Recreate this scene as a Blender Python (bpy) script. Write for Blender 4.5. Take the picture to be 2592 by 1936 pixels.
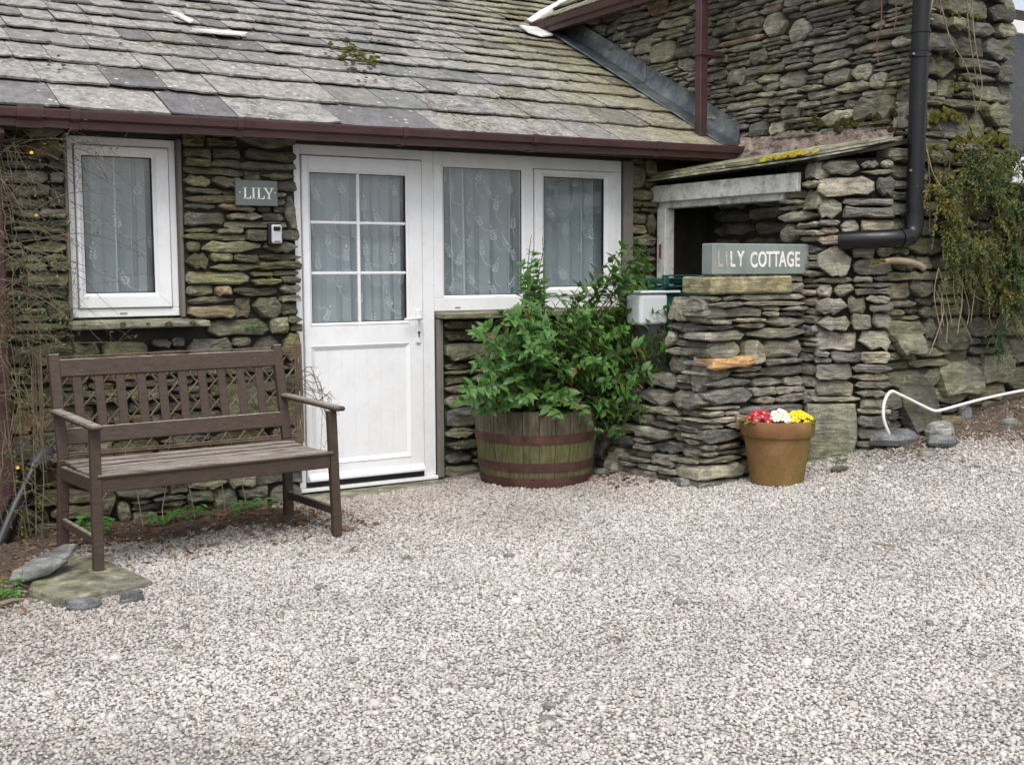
import bpy, bmesh, math, random
import numpy as np
from mathutils import Vector, Matrix, noise

for o in list(bpy.data.objects):
    bpy.data.objects.remove(o, do_unlink=True)
SC = bpy.context.scene
COL = SC.collection
R = math.radians

# ------------------------------------------------------------------ camera
# world: X along the cottage front, Y into the cottage, Z up, door sill at Z = 0
CAM_F, CAM_CX, CAM_CY = 3050.0, 1296.0, 968.0          # pixels of the 2592 x 1936 photograph
CAM_LOC = np.array([0.0, -6.9117, 1.3237])
_p, _r, _y = R(5.342), R(-0.264), R(31.808)
_fwd = np.array([math.sin(_y)*math.cos(_p), math.cos(_y)*math.cos(_p), -math.sin(_p)])
_rt = np.array([math.cos(_y), -math.sin(_y), 0.0])
_up = np.cross(_rt, _fwd)
_rt, _up = _rt*math.cos(_r)+_up*math.sin(_r), -_rt*math.sin(_r)+_up*math.cos(_r)
cam = bpy.data.cameras.new('camera')
cam_o = bpy.data.objects.new('camera', cam)
COL.objects.link(cam_o)
cam_o.matrix_world = Matrix(((_rt[0], _up[0], -_fwd[0], CAM_LOC[0]), (_rt[1], _up[1], -_fwd[1], CAM_LOC[1]),
                             (_rt[2], _up[2], -_fwd[2], CAM_LOC[2]), (0, 0, 0, 1)))
cam.sensor_fit = 'HORIZONTAL'
cam.sensor_width = 36.0
cam.lens = CAM_F/2592*36.0
cam.clip_start = 0.05
cam.clip_end = 800
SC.camera = cam_o

# ------------------------------------------------------------------ world, sun, exposure
SUN_EL, SUN_AZ = R(58), R(205)      # azimuth clockwise from +Y
w = bpy.data.worlds.new('World'); SC.world = w; w.use_nodes = True
wn = w.node_tree; wn.nodes.clear()
sky = wn.nodes.new('ShaderNodeTexSky'); sky.sky_type = 'NISHITA'; sky.sun_disc = False
sky.sun_elevation = SUN_EL; sky.sun_rotation = SUN_AZ
sky.air_density = 1.0; sky.dust_density = 4.0; sky.ozone_density = 1.0
hs = wn.nodes.new('ShaderNodeHueSaturation'); hs.inputs['Saturation'].default_value = 0.42   # cloud cover: nearly colourless sky
bg = wn.nodes.new('ShaderNodeBackground'); bg.inputs['Strength'].default_value = 0.15
wo = wn.nodes.new('ShaderNodeOutputWorld')
wn.links.new(sky.outputs[0], hs.inputs['Color']); wn.links.new(hs.outputs[0], bg.inputs[0]); wn.links.new(bg.outputs[0], wo.inputs[0])
sun = bpy.data.lights.new('sun', 'SUN'); sun.energy = 1.05; sun.angle = R(35); sun.color = (1.0, 0.985, 0.965)
sun_o = bpy.data.objects.new('sun', sun); COL.objects.link(sun_o)
sd = Vector((math.sin(SUN_AZ)*math.cos(SUN_EL), math.cos(SUN_AZ)*math.cos(SUN_EL), math.sin(SUN_EL)))
sun_o.rotation_euler = sd.to_track_quat('Z', 'Y').to_euler(); sun_o.location = sd*30
SC.view_settings.view_transform = 'Standard'; SC.view_settings.look = 'None'
SC.view_settings.gamma = 1.0; SC.view_settings.use_curve_mapping = False
SC.view_settings.exposure = 0.6

# ------------------------------------------------------------------ helpers
PXK = 2592/2212.0
def ray(x, y):
    return (x*PXK-CAM_CX)/CAM_F*_rt - (y*PXK-CAM_CY)/CAM_F*_up + _fwd
def onp(x, y, ax, v):                      # photo pixel (2212 wide view) -> point on the plane axis = v
    d = ray(x, y); i = 'XYZ'.index(ax)
    return CAM_LOC + d*(v-CAM_LOC[i])/d[i]

rnd = random.Random(7)
def U(a, b): return rnd.uniform(a, b)
def tag(o, label=None, cat=None, group=None, kind=None):
    if label: o['label'] = label
    if cat: o['category'] = cat
    if group: o['group'] = group
    if kind: o['kind'] = kind
    return o
WL = {}
def empty(name, loc, label=None, cat=None, group=None, rz=0.0):
    o = bpy.data.objects.new(name, None); COL.objects.link(o)
    o.location = loc; o.rotation_euler = (0, 0, rz); o.empty_display_size = 0.1
    WL[o.name] = np.array(loc, float)
    return tag(o, label, cat, group)
def link(name, me, parent=None, loc=(0, 0, 0), local=False):
    o = bpy.data.objects.new(name, me); COL.objects.link(o)
    loc = np.array(loc, float)
    if parent is not None:
        o.parent = parent
        o.location = loc if local else loc-WL[parent.name]
    else:
        o.location = loc
    WL[o.name] = loc
    return o
class MB:
    def __init__(s): s.v = []; s.f = []
    def add(s, v, f):
        b = len(s.v); s.v.extend([tuple(map(float, q)) for q in v]); s.f.extend([tuple(i+b for i in q) for q in f]); return s
    def box(s, a, b):
        x0, y0, z0 = a; x1, y1, z1 = b
        return s.add([(x0,y0,z0),(x1,y0,z0),(x1,y1,z0),(x0,y1,z0),(x0,y0,z1),(x1,y0,z1),(x1,y1,z1),(x0,y1,z1)],
                     [(0,3,2,1),(4,5,6,7),(0,1,5,4),(1,2,6,5),(2,3,7,6),(3,0,4,7)])
    def bar(s, p, q, w, h, side=(0, 0, 1)):            # rectangular bar from p to q
        p = Vector(p); q = Vector(q); d = (q-p).normalized(); sv = Vector(side)
        a = d.cross(sv)
        if a.length < 1e-5: a = d.cross(Vector((0, 1, 0)))
        a.normalize(); b = a.cross(d).normalized()
        v = []
        for c in (p, q):
            for i, j in ((-1,-1),(1,-1),(1,1),(-1,1)): v.append(c+a*(w/2*i)+b*(h/2*j))
        return s.add(v, [(0,1,2,3),(7,6,5,4),(0,4,5,1),(1,5,6,2),(2,6,7,3),(3,7,4,0)])
    def tube(s, pts, rad, n=8, caps=True):
        pts = [Vector(p) for p in pts]; m = len(pts)
        if not hasattr(rad, '__len__'): rad = [rad]*m
        v = []; a = None
        for i, p in enumerate(pts):
            d = (pts[min(i+1, m-1)]-pts[max(i-1, 0)])
            d = d.normalized() if d.length > 1e-9 else Vector((0, 0, 1))
            if a is None:
                a = d.cross(Vector((0, 0, 1)))
                if a.length < 0.05: a = d.cross(Vector((1, 0, 0)))
            else:
                a = a-d*a.dot(d)
            a.normalize(); b = d.cross(a)
            for k in range(n):
                t = 2*math.pi*k/n
                v.append(p+(a*math.cos(t)+b*math.sin(t))*rad[i])
        f = [(i*n+k, i*n+(k+1) % n, (i+1)*n+(k+1) % n, (i+1)*n+k) for i in range(m-1) for k in range(n)]
        if caps: f += [tuple(range(n-1, -1, -1)), tuple(range((m-1)*n, m*n))]
        return s.add(v, f)
    def lathe(s, prof, n=32, c=(0, 0, 0), jit=None):
        v = []; m = len(prof)
        for r_, z_ in prof:
            for k in range(n):
                t = 2*math.pi*k/n; v.append((c[0]+r_*math.cos(t), c[1]+r_*math.sin(t), c[2]+z_))
        f = [(i*n+k, i*n+(k+1) % n, (i+1)*n+(k+1) % n, (i+1)*n+k) for i in range(m-1) for k in range(n)]
        return s.add(v, f)
    def prism(s, poly, y0, y1):                         # poly in x,z, extruded along y
        n = len(poly)
        v = [(x, y0, z) for x, z in poly]+[(x, y1, z) for x, z in poly]
        f = [tuple(range(n)), tuple(range(2*n-1, n-1, -1))]+[(i, i+n, (i+1) % n+n, (i+1) % n) for i in range(n)]
        return s.add(v, f)
    def build(s, name, mat, parent=None, loc=None, smooth=False, bevel=0.0, segs=1, local=False, center=False):
        v = np.array(s.v, float)
        if loc is None:
            loc = (v.min(0)+v.max(0))/2 if center else np.zeros(3)
        loc = np.array(loc, float)
        me = bpy.data.meshes.new(name)
        me.from_pydata([tuple(q) for q in (v-loc)], [], s.f)
        bm = bmesh.new(); bm.from_mesh(me)
        bmesh.ops.recalc_face_normals(bm, faces=bm.faces)
        if bevel:
            es = [e for e in bm.edges if len(e.link_faces) == 2 and e.calc_face_angle(0) > 0.6]
            bmesh.ops.bevel(bm, geom=es, offset=bevel, segments=segs, affect='EDGES', profile=0.5)
        bm.to_mesh(me); bm.free()
        if smooth:
            me.polygons.foreach_set('use_smooth', [True]*len(me.polygons))
            if smooth == 'auto' :
                try: me.set_sharp_from_angle(angle=R(38))
                except Exception: pass
        if mat: me.materials.append(mat)
        return link(name, me, parent, loc, local)

# ------------------------------------------------------------------ materials
class NT:
    def __init__(s, name):
        s.m = bpy.data.materials.new(name); s.m.use_nodes = True
        s.t = s.m.node_tree; s.t.nodes.clear()
        s.out = s.t.nodes.new('ShaderNodeOutputMaterial')
    def n(s, typ, **kw):
        nd = s.t.nodes.new('ShaderNode'+typ)
        for k, v in kw.items():
            if k in nd.inputs: s.set(nd.inputs[k], v)
            else: setattr(nd, k, v)
        return nd
    def set(s, inp, v):
        if hasattr(v, 'is_output') or isinstance(v, bpy.types.NodeSocket): s.t.links.new(v, inp)
        else:
            if isinstance(v, (tuple, list)) and len(v) == 3 and inp.type == 'RGBA': v = (*v, 1)
            inp.default_value = v
    def noise(s, vec, scale, detail=4, rough=0.6, dist=0.0):
        nd = s.n('TexNoise', Scale=scale, Detail=detail, Roughness=rough, Distortion=dist); s.set(nd.inputs['Vector'], vec); return nd.outputs[0]
    def ramp(s, fac, stops, interp='LINEAR'):
        nd = s.n('ValToRGB'); s.set(nd.inputs[0], fac); cr = nd.color_ramp; cr.interpolation = interp
        while len(cr.elements) < len(stops): cr.elements.new(0.5)
        for e, (p, c) in zip(cr.elements, stops):
            e.position = p; e.color = (*c, 1) if hasattr(c, '__len__') else (c, c, c, 1)
        return nd.outputs[0]
    def mix(s, fac, a, b, mode='MIX'):
        nd = s.n('MixRGB', blend_type=mode)
        for i, v in zip((0, 1, 2), (fac, a, b)): s.set(nd.inputs[i], v)
        return nd.outputs[0]
    def math(s, op, a, b=0.0, c=None, clamp=False):
        nd = s.n('Math', operation=op, use_clamp=clamp); s.set(nd.inputs[0], a); s.set(nd.inputs[1], b)
        if c is not None: s.set(nd.inputs[2], c)
        return nd.outputs[0]
    def mapping(s, vec, scale=(1, 1, 1), loc=(0, 0, 0)):
        nd = s.n('Mapping'); s.set(nd.inputs[0], vec); nd.inputs['Scale'].default_value = scale
        s.set(nd.inputs['Location'], loc); return nd.outputs[0]
    def pos(s): return s.n('NewGeometry').outputs['Position']
    def nz(s):
        return s.n('SeparateXYZ', Vector=s.n('NewGeometry').outputs['Normal']).outputs[2]
    def objc(s): return s.n('TexCoord').outputs['Object']
    def rand(s): return s.n('ObjectInfo').outputs['Random']
    def bump(s, h, strength=0.5, dist=0.01):
        nd = s.n('Bump', Strength=strength, Distance=dist); s.set(nd.inputs['Height'], h); return nd.outputs[0]
    def pbsdf(s, color, rough=0.8, normal=None, metallic=0.0, spec=0.4, **kw):
        b = s.n('BsdfPrincipled'); s.set(b.inputs['Base Color'], color); s.set(b.inputs['Roughness'], rough)
        b.inputs['Metallic'].default_value = metallic; b.inputs['Specular IOR Level'].default_value = spec
        if normal is not None: s.set(b.inputs['Normal'], normal)
        for k, v in kw.items(): s.set(b.inputs[k], v)
        s.t.links.new(b.outputs[0], s.out.inputs[0]); return b

def mat_stone(name, pal, moss=0.35, algae=0.0, lichen=0.3, wet=0.6):
    t = NT(name)
    rv = t.rand(); P = t.pos()
    oc = t.n('VectorMath', operation='ADD'); t.set(oc.inputs[0], t.objc())
    cv = t.n('CombineXYZ'); t.set(cv.inputs[0], t.math('MULTIPLY', rv, 37.0)); t.set(cv.inputs[1], t.math('MULTIPLY', rv, 91.0)); t.set(cv.inputs[2], t.math('MULTIPLY', rv, 13.0))
    t.set(oc.inputs[1], cv.outputs[0]); V = oc.outputs[0]
    base = t.ramp(rv, [(i/(len(pal)-1), c) for i, c in enumerate(pal)], 'LINEAR')
    strata = t.noise(t.mapping(V, (7, 7, 75)), 1.0, 7, 0.68, 0.5)
    vo = t.n('TexVoronoi', Scale=1.0, Randomness=1.0); t.set(vo.inputs['Vector'], t.mapping(V, (16, 16, 44)))
    facet = t.n('SeparateXYZ', Vector=vo.outputs['Color']).outputs[0]
    blot = t.noise(V, 9.0, 5, 0.65)
    fine = t.noise(V, 95.0, 5, 0.7)
    c = t.mix(1.0, base, t.ramp(blot, [(0.25, 0.45), (0.5, 0.9), (0.75, 1.45)]), 'MULTIPLY')
    c = t.mix(1.0, c, t.ramp(strata, [(0.3, 0.5), (0.5, 0.98), (0.7, 1.4)]), 'MULTIPLY')
    c = t.mix(1.0, c, t.ramp(facet, [(0.0, 0.72), (0.5, 1.0), (1.0, 1.28)]), 'MULTIPLY')
    c = t.mix(1.0, c, t.ramp(fine, [(0.3, 0.7), (0.7, 1.3)]), 'MULTIPLY')
    # pale crust lichen
    lm = t.ramp(t.noise(P, 21.0, 5, 0.7, 0.6), [(0.60-0.05*lichen, 0.0), (0.66, 1.0)])
    lm = t.math('MULTIPLY', lm, t.ramp(t.noise(P, 2.2, 2), [(0.42, 0.0), (0.62, 1.0)]))
    c = t.mix(t.math('MULTIPLY', lm, lichen), c, (0.47, 0.48, 0.43))
    sp = t.n('TexVoronoi', Scale=34.0); t.set(sp.inputs['Vector'], P)
    spm = t.math('MULTIPLY', t.ramp(sp.outputs['Distance'], [(0.14, 1.0), (0.2, 0.0)]), t.ramp(t.noise(P, 4.1, 2), [(0.55, 0.0), (0.66, 1.0)]))
    c = t.mix(t.math('MULTIPLY', spm, lichen*0.9), c, (0.55, 0.56, 0.52))
    if algae:
        am = t.math('MULTIPLY', t.ramp(t.noise(P, 2.6, 3, 0.6), [(0.38, 0.0), (0.62, 1.0)]), algae)
        c = t.mix(am, c, t.mix(1.0, c, (1.05, 1.12, 0.42), 'MULTIPLY'))
    mm = t.math('MULTIPLY', t.ramp(t.noise(P, 3.3, 4, 0.7), [(0.55, 0.0), (0.66, 1.0)]), t.ramp(t.math('ADD', t.nz(), t.math('MULTIPLY', blot, 0.9)), [(0.45, 0.0), (0.8, 1.0)]))
    mossc = t.ramp(t.noise(P, 60, 3), [(0.3, (0.035, 0.042, 0.008)), (0.6, (0.10, 0.105, 0.018)), (0.8, (0.17, 0.14, 0.03))])
    c = t.mix(t.math('MULTIPLY', mm, moss, clamp=True), c, mossc)
    h = t.math('ADD', t.math('ADD', t.math('MULTIPLY', strata, 0.55), t.math('MULTIPLY', facet, 0.35)), t.math('ADD', t.math('MULTIPLY', blot, 0.35), t.math('MULTIPLY', fine, 0.3)))
    t.pbsdf(c, t.ramp(blot, [(0.3, wet-0.12), (0.7, 0.92)]), t.bump(h, 1.0, 0.02), spec=0.4)
    return t.m

def mat_plain(name, color, rough=0.6, var=0.12, bump=0.15, scale=25.0, metallic=0.0, spec=0.4, dirt=None, dirt_amt=0.0, stretch=(1, 1, 1), bd=0.003, dscale=5.0):
    t = NT(name); P = t.mapping(t.pos(), stretch)
    n1 = t.noise(P, scale*0.25, 4); n2 = t.noise(P, scale, 4)
    c = t.mix(1.0, color, t.ramp(n1, [(0.3, 1-var), (0.7, 1+var)]), 'MULTIPLY')
    if dirt is not None:
        dm = t.ramp(t.noise(t.mapping(t.pos(), stretch), dscale, 6, 0.72), [(0.47, 0.0), (0.68, 1.0)])
        c = t.mix(t.math('MULTIPLY', dm, dirt_amt), c, dirt)
    t.pbsdf(c, t.ramp(n2, [(0.3, max(0.03, rough-0.08)), (0.7, min(1, rough+0.08))]), t.bump(n2, bump, bd), metallic=metallic, spec=spec)
    return t.m

GREYS = [(0.057,0.054,0.046),(0.167,0.152,0.116),(0.101,0.097,0.083),(0.220,0.204,0.162),(0.075,0.074,0.068),(0.185,0.148,0.104),(0.123,0.122,0.101),(0.246,0.231,0.183),(0.088,0.089,0.087),(0.167,0.157,0.120),(0.070,0.064,0.053)]
PIERP = [(0.096,0.092,0.089),(0.278,0.243,0.201),(0.191,0.184,0.154),(0.343,0.308,0.257),(0.134,0.131,0.128),(0.295,0.243,0.179),(0.230,0.221,0.192),(0.391,0.354,0.290),(0.153,0.147,0.137),(0.287,0.267,0.218)]
TALLP = [(0.099,0.096,0.088),(0.272,0.253,0.215),(0.173,0.164,0.148),(0.372,0.342,0.278),(0.127,0.124,0.116),(0.291,0.249,0.206),(0.218,0.209,0.186),(0.417,0.386,0.321),(0.140,0.137,0.128),(0.254,0.240,0.203)]
M = {}
M['stone_cottage'] = mat_stone('stone_cottage', GREYS, moss=0.4, algae=0.6, lichen=0.35)
M['stone_pier'] = mat_stone('stone_pier', PIERP, moss=0.25, algae=0.25, lichen=0.25, wet=0.55)
M['stone_tall'] = mat_stone('stone_tall', TALLP, moss=0.55, algae=0.3, lichen=0.35)
M['stone_gable'] = mat_stone('stone_gable', GREYS, moss=0.9, algae=0.45, lichen=0.3)
M['stone_ochre'] = mat_stone('stone_ochre', [(0.36,0.225,0.115),(0.28,0.20,0.13),(0.40,0.29,0.18)], moss=0.1, lichen=0.3)
M['stone_orange'] = mat_stone('stone_orange', [(0.50,0.29,0.12),(0.46,0.29,0.15)], moss=0.05, lichen=0.3)
M['slab'] = mat_stone('slab_green', [(0.22,0.21,0.165),(0.25,0.24,0.195),(0.23,0.225,0.18)], moss=0.3, algae=0.35, lichen=0.2)
M['joint'] = mat_plain('dark_joint', (0.035, 0.032, 0.026), 0.95, 0.4, 0.6, 30, bd=0.02)
M['render'] = mat_plain('cement_render', (0.17, 0.155, 0.135), 0.9, 0.25, 0.6, 40, dirt=(0.12, 0.11, 0.08), dirt_amt=0.5, bd=0.006)
M['upvc'] = mat_plain('white_upvc', (0.80, 0.81, 0.82), 0.32, 0.03, 0.03, 12, dirt=(0.62, 0.61, 0.57), dirt_amt=0.35, bd=0.001)
M['gasket'] = mat_plain('grey_gasket', (0.25, 0.25, 0.25), 0.6)
M['black_rubber'] = mat_plain('black_rubber', (0.015, 0.015, 0.016), 0.6)
M['brown_plastic'] = mat_plain('brown_plastic', (0.068, 0.032, 0.033), 0.42, 0.25, 0.1, 18, dirt=(0.05, 0.055, 0.03), dirt_amt=0.45, stretch=(1, 1, 3))
M['black_plastic'] = mat_plain('black_plastic', (0.004, 0.0045, 0.006), 0.30, 0.3, 0.05, 15, dirt=(0.03, 0.03, 0.03), dirt_amt=0.2)
M['lead'] = mat_plain('lead_sheet', (0.12, 0.135, 0.15), 0.42, 0.4, 0.35, 14, metallic=0.55, dirt=(0.30, 0.33, 0.28), dirt_amt=0.75, bd=0.01, dscale=7)
M['lime'] = mat_plain('lime_mortar', (0.62, 0.62, 0.60), 0.9, 0.3, 0.7, 22, dirt=(0.25, 0.24, 0.2), dirt_amt=0.5, bd=0.012)
M['pinkmortar'] = mat_plain('pink_mortar', (0.30, 0.235, 0.20), 0.95, 0.5, 1.0, 30, dirt=(0.07, 0.06, 0.04), dirt_amt=0.85, bd=0.03, dscale=14)
M['oldpaint'] = mat_plain('flaking_white_paint', (0.62, 0.62, 0.58), 0.65, 0.15, 0.4, 30, dirt=(0.16, 0.15, 0.12), dirt_amt=0.8, stretch=(1, 1, 1), bd=0.004, dscale=11)
M['soil'] = mat_plain('soil', (0.045, 0.032, 0.022), 0.95, 0.5, 1.0, 60, bd=0.02)
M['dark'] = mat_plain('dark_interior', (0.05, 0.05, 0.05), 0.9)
M['room'] = mat_plain('room_wall', (0.30, 0.29, 0.28), 0.9)

def mat_slate():
    t = NT('roof_slate'); rv = t.rand(); P = t.pos()
    base = t.ramp(rv, [(0.0,(0.132,0.128,0.132)),(0.12,(0.182,0.174,0.166)),(0.28,(0.209,0.194,0.182)),(0.4,(0.158,0.166,0.158)),(0.55,(0.221,0.205,0.194)),(0.68,(0.174,0.182,0.171)),(0.80,(0.120,0.116,0.124)),(0.9,(0.205,0.194,0.182)),(1.0,(0.116,0.114,0.122))])
    oc = t.n('VectorMath', operation='ADD'); t.set(oc.inputs[0], t.objc()); cv = t.n('CombineXYZ'); t.set(cv.inputs[0], t.math('MULTIPLY', rv, 57.0)); t.set(cv.inputs[1], t.math('MULTIPLY', rv, 31.0)); t.set(oc.inputs[1], cv.outputs[0]); V = oc.outputs[0]
    blot = t.noise(V, 11.0, 6, 0.68, 0.5); fine = t.noise(V, 60.0, 5, 0.65)
    c = t.mix(1.0, base, t.ramp(blot, [(0.28, 0.55), (0.5, 0.98), (0.72, 1.35)]), 'MULTIPLY')
    c = t.mix(1.0, c, t.ramp(fine, [(0.3, 0.65), (0.7, 1.3)]), 'MULTIPLY')
    # crust lichen: pale pinkish blotches, more on some slates than on others
    amt = t.ramp(t.math('FRACT', t.math('MULTIPLY', rv, 7.31)), [(0.05, 0.1), (0.4, 1.0)])
    lm = t.math('MULTIPLY', t.ramp(t.noise(V, 15.0, 6, 0.72, 0.6), [(0.40, 0.0), (0.58, 1.0)]), amt)
    c = t.mix(t.math('MULTIPLY', lm, 0.85), c, t.ramp(fine, [(0.3, (0.23, 0.215, 0.195)), (0.7, (0.50, 0.465, 0.425))]))
    sp = t.n('TexVoronoi', Scale=16.0, Randomness=1.0); t.set(sp.inputs['Vector'], t.mapping(V, (1, 1, 1)))
    spm = t.math('MULTIPLY', t.ramp(t.math('ADD', sp.outputs['Distance'], t.math('MULTIPLY', fine, 0.2)), [(0.26, 1.0), (0.33, 0.0)]), t.ramp(t.noise(V, 4.0, 2), [(0.46, 0.0), (0.56, 1.0)]))
    c = t.mix(t.math('MULTIPLY', spm, 0.8), c, (0.55, 0.55, 0.52))
    # green algae by the shaded abutment, moss in scattered cushions
    gx = t.n('SeparateXYZ', Vector=P)
    am = t.math('MULTIPLY', t.ramp(t.math('ADD', t.math('MULTIPLY', gx.outputs[0], 0.5), t.math('MULTIPLY', t.noise(P, 2.4, 4, 0.7), 1.6)), [(0.0, 0.0), (1.0, 1.0)]), 1.0)
    am = t.ramp(t.math('SUBTRACT', t.math('ADD', t.math('MULTIPLY', gx.outputs[0], 0.42), t.math('MULTIPLY', t.noise(P, 2.2, 4, 0.72), 1.5)), 2.45), [(0.12, 0.0), (0.75, 1.0)])
    c = t.mix(t.math('MULTIPLY', am, 0.7), c, t.mix(1.0, c, (0.82, 0.79, 0.45), 'MULTIPLY'))
    mm = t.math('MULTIPLY', t.ramp(t.noise(P, 1.5, 3), [(0.56, 0.0), (0.66, 1.0)]), t.ramp(t.noise(P, 26, 4, 0.7), [(0.48, 0.0), (0.6, 1.0)]))
    c = t.mix(t.math('MULTIPLY', mm, 0.75), c, t.ramp(fine, [(0.3, (0.05, 0.052, 0.012)), (0.7, (0.15, 0.14, 0.03))]))
    h = t.math('ADD', t.math('MULTIPLY', blot, 0.8), t.math('ADD', t.math('MULTIPLY', fine, 0.5), t.math('MULTIPLY', mm, 0.8)))
    t.pbsdf(c, t.ramp(fine, [(0.3, 0.6), (0.7, 0.9)]), t.bump(h, 0.7, 0.01), spec=0.35)
    return t.m
M['slate'] = mat_slate()

def mat_glass():
    t = NT('window_glass')
    tr = t.n('BsdfTransparent', Color=(0.95, 0.96, 0.965)); gl = t.n('BsdfGlossy', Color=(1, 1, 1), Roughness=0.0)
    P = t.pos(); nb = t.bump(t.noise(P, 1.6, 2), 0.05, 0.02); t.set(gl.inputs['Normal'], nb)
    lw = t.n('LayerWeight', Blend=0.5); fr = t.math('ADD', 0.05, t.math('MULTIPLY', t.math('POWER', lw.outputs['Facing'], 5.0), 0.9))
    mx = t.n('MixShader'); t.set(mx.inputs[0], fr); t.set(mx.inputs[1], tr.outputs[0]); t.set(mx.inputs[2], gl.outputs[0])
    t.t.links.new(mx.outputs[0], t.out.inputs[0]); return t.m
M['glass'] = mat_glass()
def mat_net(name, alpha, col):
    t = NT(name); P = t.pos()
    df = t.n('BsdfDiffuse', Color=col); tl = t.n('BsdfTranslucent', Color=col); tr = t.n('BsdfTransparent')
    m1 = t.n('MixShader', Fac=0.15); t.set(m1.inputs[1], df.outputs[0]); t.set(m1.inputs[2], tl.outputs[0])
    wv = t.noise(P, 700, 2); a = t.math('ADD', alpha-0.12, t.math('MULTIPLY', wv, 0.24))
    m2 = t.n('MixShader'); t.set(m2.inputs[0], a); t.set(m2.inputs[1], tr.outputs[0]); t.set(m2.inputs[2], m1.outputs[0])
    t.t.links.new(m2.outputs[0], t.out.inputs[0]); return t.m
M['net'] = mat_net('net_curtain', 0.60, (0.71, 0.80, 0.84))
M['lace'] = mat_net('lace_thread', 0.58, (0.88, 0.92, 0.93))

# ------------------------------------------------------------------ ground
def sstep(a, b, x):
    t = np.clip((np.asarray(x, float)-a)/(b-a), 0, 1); return t*t*(3-2*t)
def gz(x, y):
    x = np.asarray(x, float); y = np.asarray(y, float)
    z = np.interp(x, [-40, -5, 0, 1.2, 2.4, 4.1, 5, 6, 7.2, 9, 15, 60], [-0.6, -0.2, -0.1, -0.06, -0.035, -0.005, 0.055, 0.13, 0.22, 0.36, 0.6, 1.5])
    z = z + sstep(5.15, 6.1, x)*sstep(-3.0, -1.85, y)*(0.15+0.10*np.clip(x-6, 0, 1.5))
    z = z + 0.018*np.clip(y+1.5, -6.5, 0)
    z = z - 0.035*sstep(-0.6, -0.1, y)*sstep(4.3, 3.6, x)
    z = z + 0.010*np.sin(x*1.9+0.6*y)*np.sin(y*2.3+0.4)+0.006*np.sin(x*4.1+1.7)*np.sin(y*3.7)
    return z
def mat_ground():
    t = NT('gravel_bed'); P = t.pos()
    vo = t.n('TexVoronoi', Scale=62.0); t.set(vo.inputs['Vector'], P)
    c = t.ramp(vo.outputs['Color'], [(0.1, (0.20, 0.18, 0.16)), (0.5, (0.40, 0.37, 0.34)), (0.9, (0.62, 0.59, 0.55))])
    c = t.mix(0.75, c, (0.13, 0.115, 0.105))
    h = t.math('SUBTRACT', 1.0, vo.outputs['Distance'])
    t.pbsdf(c, 0.9, t.bump(h, 0.8, 0.012)); return t.m
M['ground'] = mat_ground()
xs = np.concatenate([[-150, -60, -25, -12, -7], np.arange(-4, 11.01, 0.12), [13, 18, 30, 70, 160]])
ys = np.concatenate([[-160, -70, -30, -16, -11], np.arange(-8, 0.41, 0.12), [1.5, 4, 10, 30, 80, 200]])
gx, gy = np.meshgrid(xs, ys); gzz = gz(gx, gy)
nx, ny = len(xs), len(ys)
mb = MB(); mb.v = [tuple(map(float, q)) for q in zip(gx.ravel(), gy.ravel(), gzz.ravel())]
mb.f = [(j*nx+i, j*nx+i+1, (j+1)*nx+i+1, (j+1)*nx+i) for j in range(ny-1) for i in range(nx-1)]
g = mb.build('ground', M['ground'], smooth=True); tag(g, kind='structure')

# where bare soil and litter lie between wall and gravel, plus painted house shade
nprng = np.random.default_rng(11)
def soil_shade_mask(x, y):
    e = 0.13*np.sin(x*3.1)+0.08*np.sin(x*7.7+1)
    a = sstep(-1.15, -0.62, y+e)*sstep(2.75, 2.35, x)                    # under the bench
    b = sstep(-2.45, -1.98, y+0.9*e)*sstep(5.4, 6.0, x)*0.85       # foot of the right hand wall
    c = sstep(-0.55, -0.25, y)*sstep(4.4, 4.7, x)
    d = sstep(1.25, 0.75, x-0.25*(y+1.4))*sstep(-2.1, -1.45, y)
    # trodden dirt that thins the gravel along the house front (deepened to paint in house shade) and by the flagstone
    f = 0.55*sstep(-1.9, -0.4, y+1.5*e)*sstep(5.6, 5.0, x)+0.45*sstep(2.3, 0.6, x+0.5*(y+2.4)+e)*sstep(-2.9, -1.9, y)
    g_ = 0.30*sstep(0.15, 0.9, np.sin(x*0.9+1.1*np.sin(y*0.7)+2.0)*np.sin(y*1.3+0.8*np.sin(x*1.1))+0.35*np.sin(x*3.3+y*2.1))
    return np.clip(np.maximum.reduce([a, b, c, d, f, g_]), 0, 1)

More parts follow.
